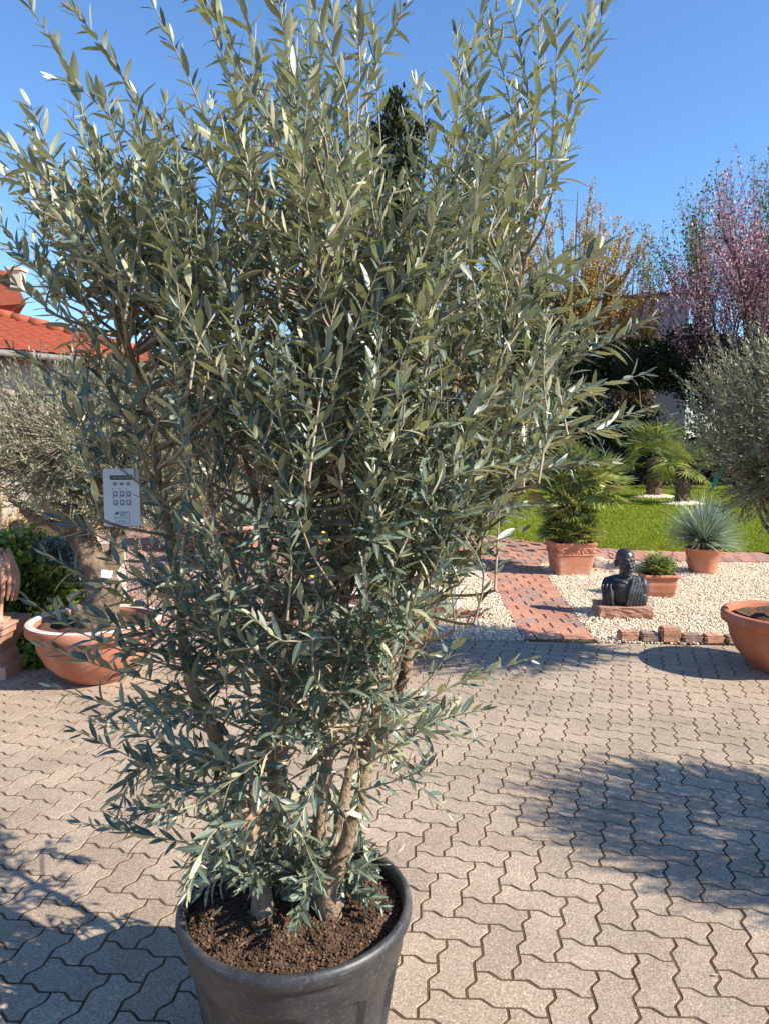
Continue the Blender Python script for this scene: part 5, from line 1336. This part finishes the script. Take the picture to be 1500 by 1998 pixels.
# shoots springing from the stem feet
for k in range(42):
    a = grnd.uniform(0, 6.283); b = Vector(stems and at(grnd.choice((505, 530, 560, 600, 650)), grnd.uniform(1690, 1735), YC + grnd.uniform(-.06, .06)))
    d = Vector((math.cos(a), math.sin(a) - .35, grnd.uniform(.1, 1.1))).normalized(); L = grnd.uniform(.10, .22)
    shoot([b, b + d * L * .5 + Vector((0, 0, .01)), b + d * L + Vector((0, 0, -.015))], leaf=.058, gap=.022, start=.15)
def inside(poly, x, y):
    c = False
    for i in range(len(poly)):
        x1, y1 = poly[i - 1]; x2, y2 = poly[i]
        if (y1 > y) != (y2 > y) and x < (x2 - x1) * (y - y1) / (y2 - y1) + x1: c = not c
    return c
dense = [(300, 1170), (190, 1060), (150, 930), (130, 800), (120, 700), (90, 600), (80, 480), (60, 400), (110, 370), (200, 390), (330, 350), (420, 280), (480, 190), (560, 110), (700, 90), (760, 200), (800, 320), (850, 270), (930, 230), (960, 350), (1000, 330), (1040, 290), (1060, 380), (1000, 450), (1005, 540), (1050, 620), (1130, 690), (1160, 760), (1110, 830), (1020, 890), (980, 980), (920, 1060), (890, 1150), (830, 1230), (600, 1270), (420, 1250)]
low = [(240, 1230), (840, 1230), (850, 1380), (790, 1540), (740, 1640), (420, 1650), (250, 1520)]
fan_c = at(610, 1330, YC + .05)
def fill(poly, n, dmax, front=.6, leaf=.066, lr=(.16, .36), wt=lambda x, y: 1.0, seed=1, gap=.027):
    g = random.Random(seed); xs = [p[0] for p in poly]; ys = [p[1] for p in poly]; k = 0
    while k < n:
        x, y = g.uniform(min(xs), max(xs)), g.uniform(min(ys), max(ys))
        if not inside(poly, x, y) or g.random() > wt(x, y): continue
        k += 1
        dd = dmax * math.sqrt(max(.08, 1 - ((x - 620) / 640) ** 2)); s = g.random()
        dy = -dd * g.random() ** .7 if s < front else dd * g.random()
        T = at(x, y, YC + dy)
        # keep the photo outline for shoots nearer the camera: place by true lateral offset at the trunk's depth for the outer ones
        d = (T - fan_c); d.normalize(); upb = .36 if T.z > fan_c.z + .35 else .08
        d = (d * Vector((1, .6, 1)) + Vector((g.gauss(0, .34), g.gauss(0, .34), upb + g.gauss(0, .32)))).normalized()
        L = g.uniform(*lr); p0 = T - d * L * .62; b = Vector((g.gauss(0, .035), g.gauss(0, .035), g.gauss(0.01, .04)))
        connect(p0, d); k1 = Vector((g.gauss(0, .016), g.gauss(0, .016), g.gauss(0, .012)))
        shoot([Vector(q_) for q_ in smooth_path([tuple(p0), tuple(p0 + d * L * .33 + k1), tuple(p0 + d * L * .67 + b * .4 - k1 * .4), tuple(p0 + d * L + b * 1.3)], 3)], leaf=leaf, gap=gap, g=g)
def wt(x, y):
    w_ = 1.0
    if y < 330: w_ *= .5
    if x < 330 and y > 560: w_ *= .26
    if x < 330 and y > 900: w_ *= .8
    if x > 1060: w_ *= .75
    if y > 1050: w_ *= .8
    if 20 < x < 270 and 580 < y < 730: w_ *= .45
    if 150 < x < 330 and 860 < y < 1070: w_ *= .12
    if 380 < x < 540 and 890 < y < 1040: w_ *= .1
    if 700 < x < 865 and 150 < y < 430: w_ *= .14
    if 560 < x < 660 and 1040 < y < 1190: w_ *= .5
    return w_
fill(dense, 690, .50, wt=wt, seed=3, leaf=.0535, gap=.0235, front=.52)
fill(low, 112, .30, leaf=.054, lr=(.12, .26), wt=lambda x, y: 1.0 if x < 760 else .5, seed=5)

# individual leaves: the ones that show largest in the picture; the rest of the foliage as one mass
A = [np.array(v, float) for v in (leafP, leafD, leafN)]; L_, W_, C_, R_ = map(np.array, (leafL, leafW, leafC, leafR))
kg = np.random.default_rng(4); tips = A[0] + A[1] * L_[:, None] * .6     # the hanging label pushes most leaves aside
tp2 = np.array([proj(t) for t in tips]); kp = np.ones(len(L_), bool); kr = kg.uniform(size=len(L_))
for x0, x1, y0, y1, kf, dmax_ in ((195, 285, 905, 1038, .14, YC - .1), (398, 530, 905, 1005, .15, 9), (590, 645, 1055, 1115, .5, 9), (40, 225, 605, 695, .8, 9)):
    kp &= ~((tp2[:, 0] > x0) & (tp2[:, 0] < x1) & (tp2[:, 1] > y0) & (tp2[:, 1] < y1) & (tips[:, 1] < dmax_)) | (kr < kf)
A = [v[kp] for v in A]; L_, W_, C_, R_ = (v[kp] for v in (L_, W_, C_, R_))
nrm = A[2] / np.linalg.norm(A[2], axis=1, keepdims=True); view = A[0] - np.array([0, 0, CAM_H]); dist = np.linalg.norm(view, axis=1)
face = np.abs((nrm * view).sum(1)) / dist; area = L_ * W_ * (.15 + face) / dist ** 2
pp = np.array([proj(p) for p in A[0]]); inf = (pp[:, 0] > 20) & (pp[:, 0] < 1480) & (pp[:, 1] > 20) & (pp[:, 1] < 1970)
far_back = A[0][:, 1] > YC - .12
score = np.where(inf & ~far_back, area, 0)
top = set(np.argsort(-score)[:300].tolist())
rest = np.array([i for i in range(len(L_)) if i not in top])
F_ = np.full(len(L_), .22)
foliage = link('foliage', leaf_mesh('foliage', A[0][rest] - np.array(TO), A[1][rest], A[2][rest], L_[rest], W_[rest], C_[rest], F_[rest], R_[rest]), M['olive'], tree); foliage['kind'] = 'stuff'
for i in sorted(top):
    s_ = slice(i, i + 1); me = leaf_mesh('leaf', A[0][s_] * 0, A[1][s_], A[2][s_], L_[s_], W_[s_], C_[s_], F_[s_], R_[s_])
    link('leaf', me, M['olive'], tree, Vector(A[0][i]) - TO)
tw = twig.build('twigs', M['twig'], tree, True); tw['kind'] = 'stuff'
print('olive leaves', len(L_))
# dry leaf bits and crumbs blown over the paving
dg_ = np.random.default_rng(77); nd = 130; dx_ = dg_.uniform(-2.4, 2.6, nd); dy_ = dg_.uniform(1.4, 5.5, nd)
dl = dg_.uniform(.008, .03, nd); da = dg_.uniform(0, 6.283, nd)
me = leaf_mesh('debris', np.stack([dx_, dy_, np.full(nd, .003)], -1), np.stack([np.cos(da), np.sin(da), 0 * da], -1), np.stack([dg_.normal(0, .2, nd), dg_.normal(0, .2, nd), np.ones(nd)], -1), dl, dl * .3, np.full(nd, .15), np.full(nd, .2), dg_.uniform(0, 1, nd))
tag(link('debris', me, M['post']), 'dry leaf bits scattered over the paving', 'debris', kind='stuff')
# fallen leaves and straws on the soil
for k, (x, y, rz_, ln) in enumerate([(497, 1825, .2, .045), (420, 1792, 1.2, .035), (465, 1856, .8, .03)]):
    p = G(x, y, SZ + .012)
    me = leaf_mesh('fallen_leaf', [(0, 0, 0)], [(math.cos(rz_), math.sin(rz_), .02)], [(0, 0, 1)], [ln], [ln * (.2 if k < 2 else .07)], [.03], [.1], [.9 if k == 2 else .4])
    o = link('fallen_leaf', me, M['olive'] if k < 2 else M['post'], None, (p.x, p.y, SZ + .022))
    tag(o, ['fallen olive leaf on the soil near the front rim', 'fallen olive leaf on the shaded soil', 'pale straw lying on the soil'][k], 'leaf' if k < 2 else 'straw')

# ---- hanging species label
tp_ = at(238, 971, YC - .16); lab = empty('plant_label', tp_, R(4), 'white printed plant label hanging at the left of the big olive', 'label')
W2, H2 = .069 / 1443 * 1000 * (YC - .16), .113 / 1443 * 1000 * (YC - .16)
th_ = .0016
out = sq_ring(W2 / 2, H2 / 2, 0, .004, 3); n = len(out)
pyd('plate', [(v.x, 0, v.y) for v in out] + [(v.x, th_, v.y) for v in out], [tuple(range(n)), tuple(range(2 * n - 1, n - 1, -1))] + [(i, n + i, n + (i + 1) % n, (i + 1) % n) for i in range(n)], M['white'], lab)
def lab_rect(name, x0, x1, y0, y1, mat, d=.0006, parent=None):   # fractions of the plate
    m_ = MB(); xa, xb = (x0 - .5) * W2, (x1 - .5) * W2; za, zb = (.5 - y1) * H2, (.5 - y0) * H2
    m_.box(((xa + xb) / 2, -d / 2 - .0002, (za + zb) / 2), (xb - xa, d, zb - za)); return m_.build(name, mat, parent or lab)
bar = lab_rect('title_bar', .20, .81, .115, .19, M['ink'])
cu = bpy.data.curves.new('lettering', 'FONT'); cu.body = 'OLEA EUROPAEA'; cu.size = .0052; cu.align_x = 'CENTER'; cu.align_y = 'CENTER'; cu.extrude = .0001
cu.materials.append(M['white']); to = bpy.data.objects.new('lettering', cu); COL.objects.link(to); to.parent = bar
dg = bpy.context.evaluated_depsgraph_get(); dg.update(); tm = bpy.data.meshes.new_from_object(to.evaluated_get(dg)); bpy.data.objects.remove(to); bpy.data.curves.remove(cu)
to = link('lettering', tm, M['white'], bar)
to.location = (0, -.0011, (.5 - .153) * H2); to.rotation_euler = (R(90), 0, 0)
for cx_ in (.33, .52, .70):
    lab_rect('pictogram', cx_ - .055, cx_ + .055, .235, .285, M['ink_soft'])
    for cy_ in (.35, .50): lab_rect('bullet', cx_ - .08, cx_ - .055, cy_ - .008, cy_ + .008, M['ink'])
    for cy_ in (.435, .585):
        ic = lab_rect('pictogram', cx_ - .065, cx_ + .06, cy_ - .048, cy_ + .048, M['ink_soft']); lab_rect('motif', cx_ - .03, cx_ + .025, cy_ - .03, cy_ + .012, M['white'], .0012, ic)
for (x0, x1, y0, y1) in ((.30, .71, .745, .752), (.30, .71, .85, .857), (.30, .71, .95, .957), (.30, .307, .745, .957), (.703, .71, .745, .957)): lab_rect('frame_line', x0, x1, y0, y1, M['ink_soft'])
lab_rect('flag', .325, .40, .76, .79, M['ink'])
for k in range(3): lab_rect('text_line', .43, .66 - .05 * (k % 2), .762 + k * .026, .772 + k * .026, M['ink_soft'])
for k in range(5): lab_rect('code_stroke', .36 + k * .055, .385 + k * .055, .90, .93, M['ink_soft'])
mb = MB(); mb.tube([(0, 0, H2 * .47), (.006, .01, H2 * .5 + .015), (.0, .03, H2 * .5 + .03), (-.006, .01, H2 * .5 + .015), (0, 0, H2 * .47)], .0012, 5); mb.build('loop', M['black_tube'], lab)
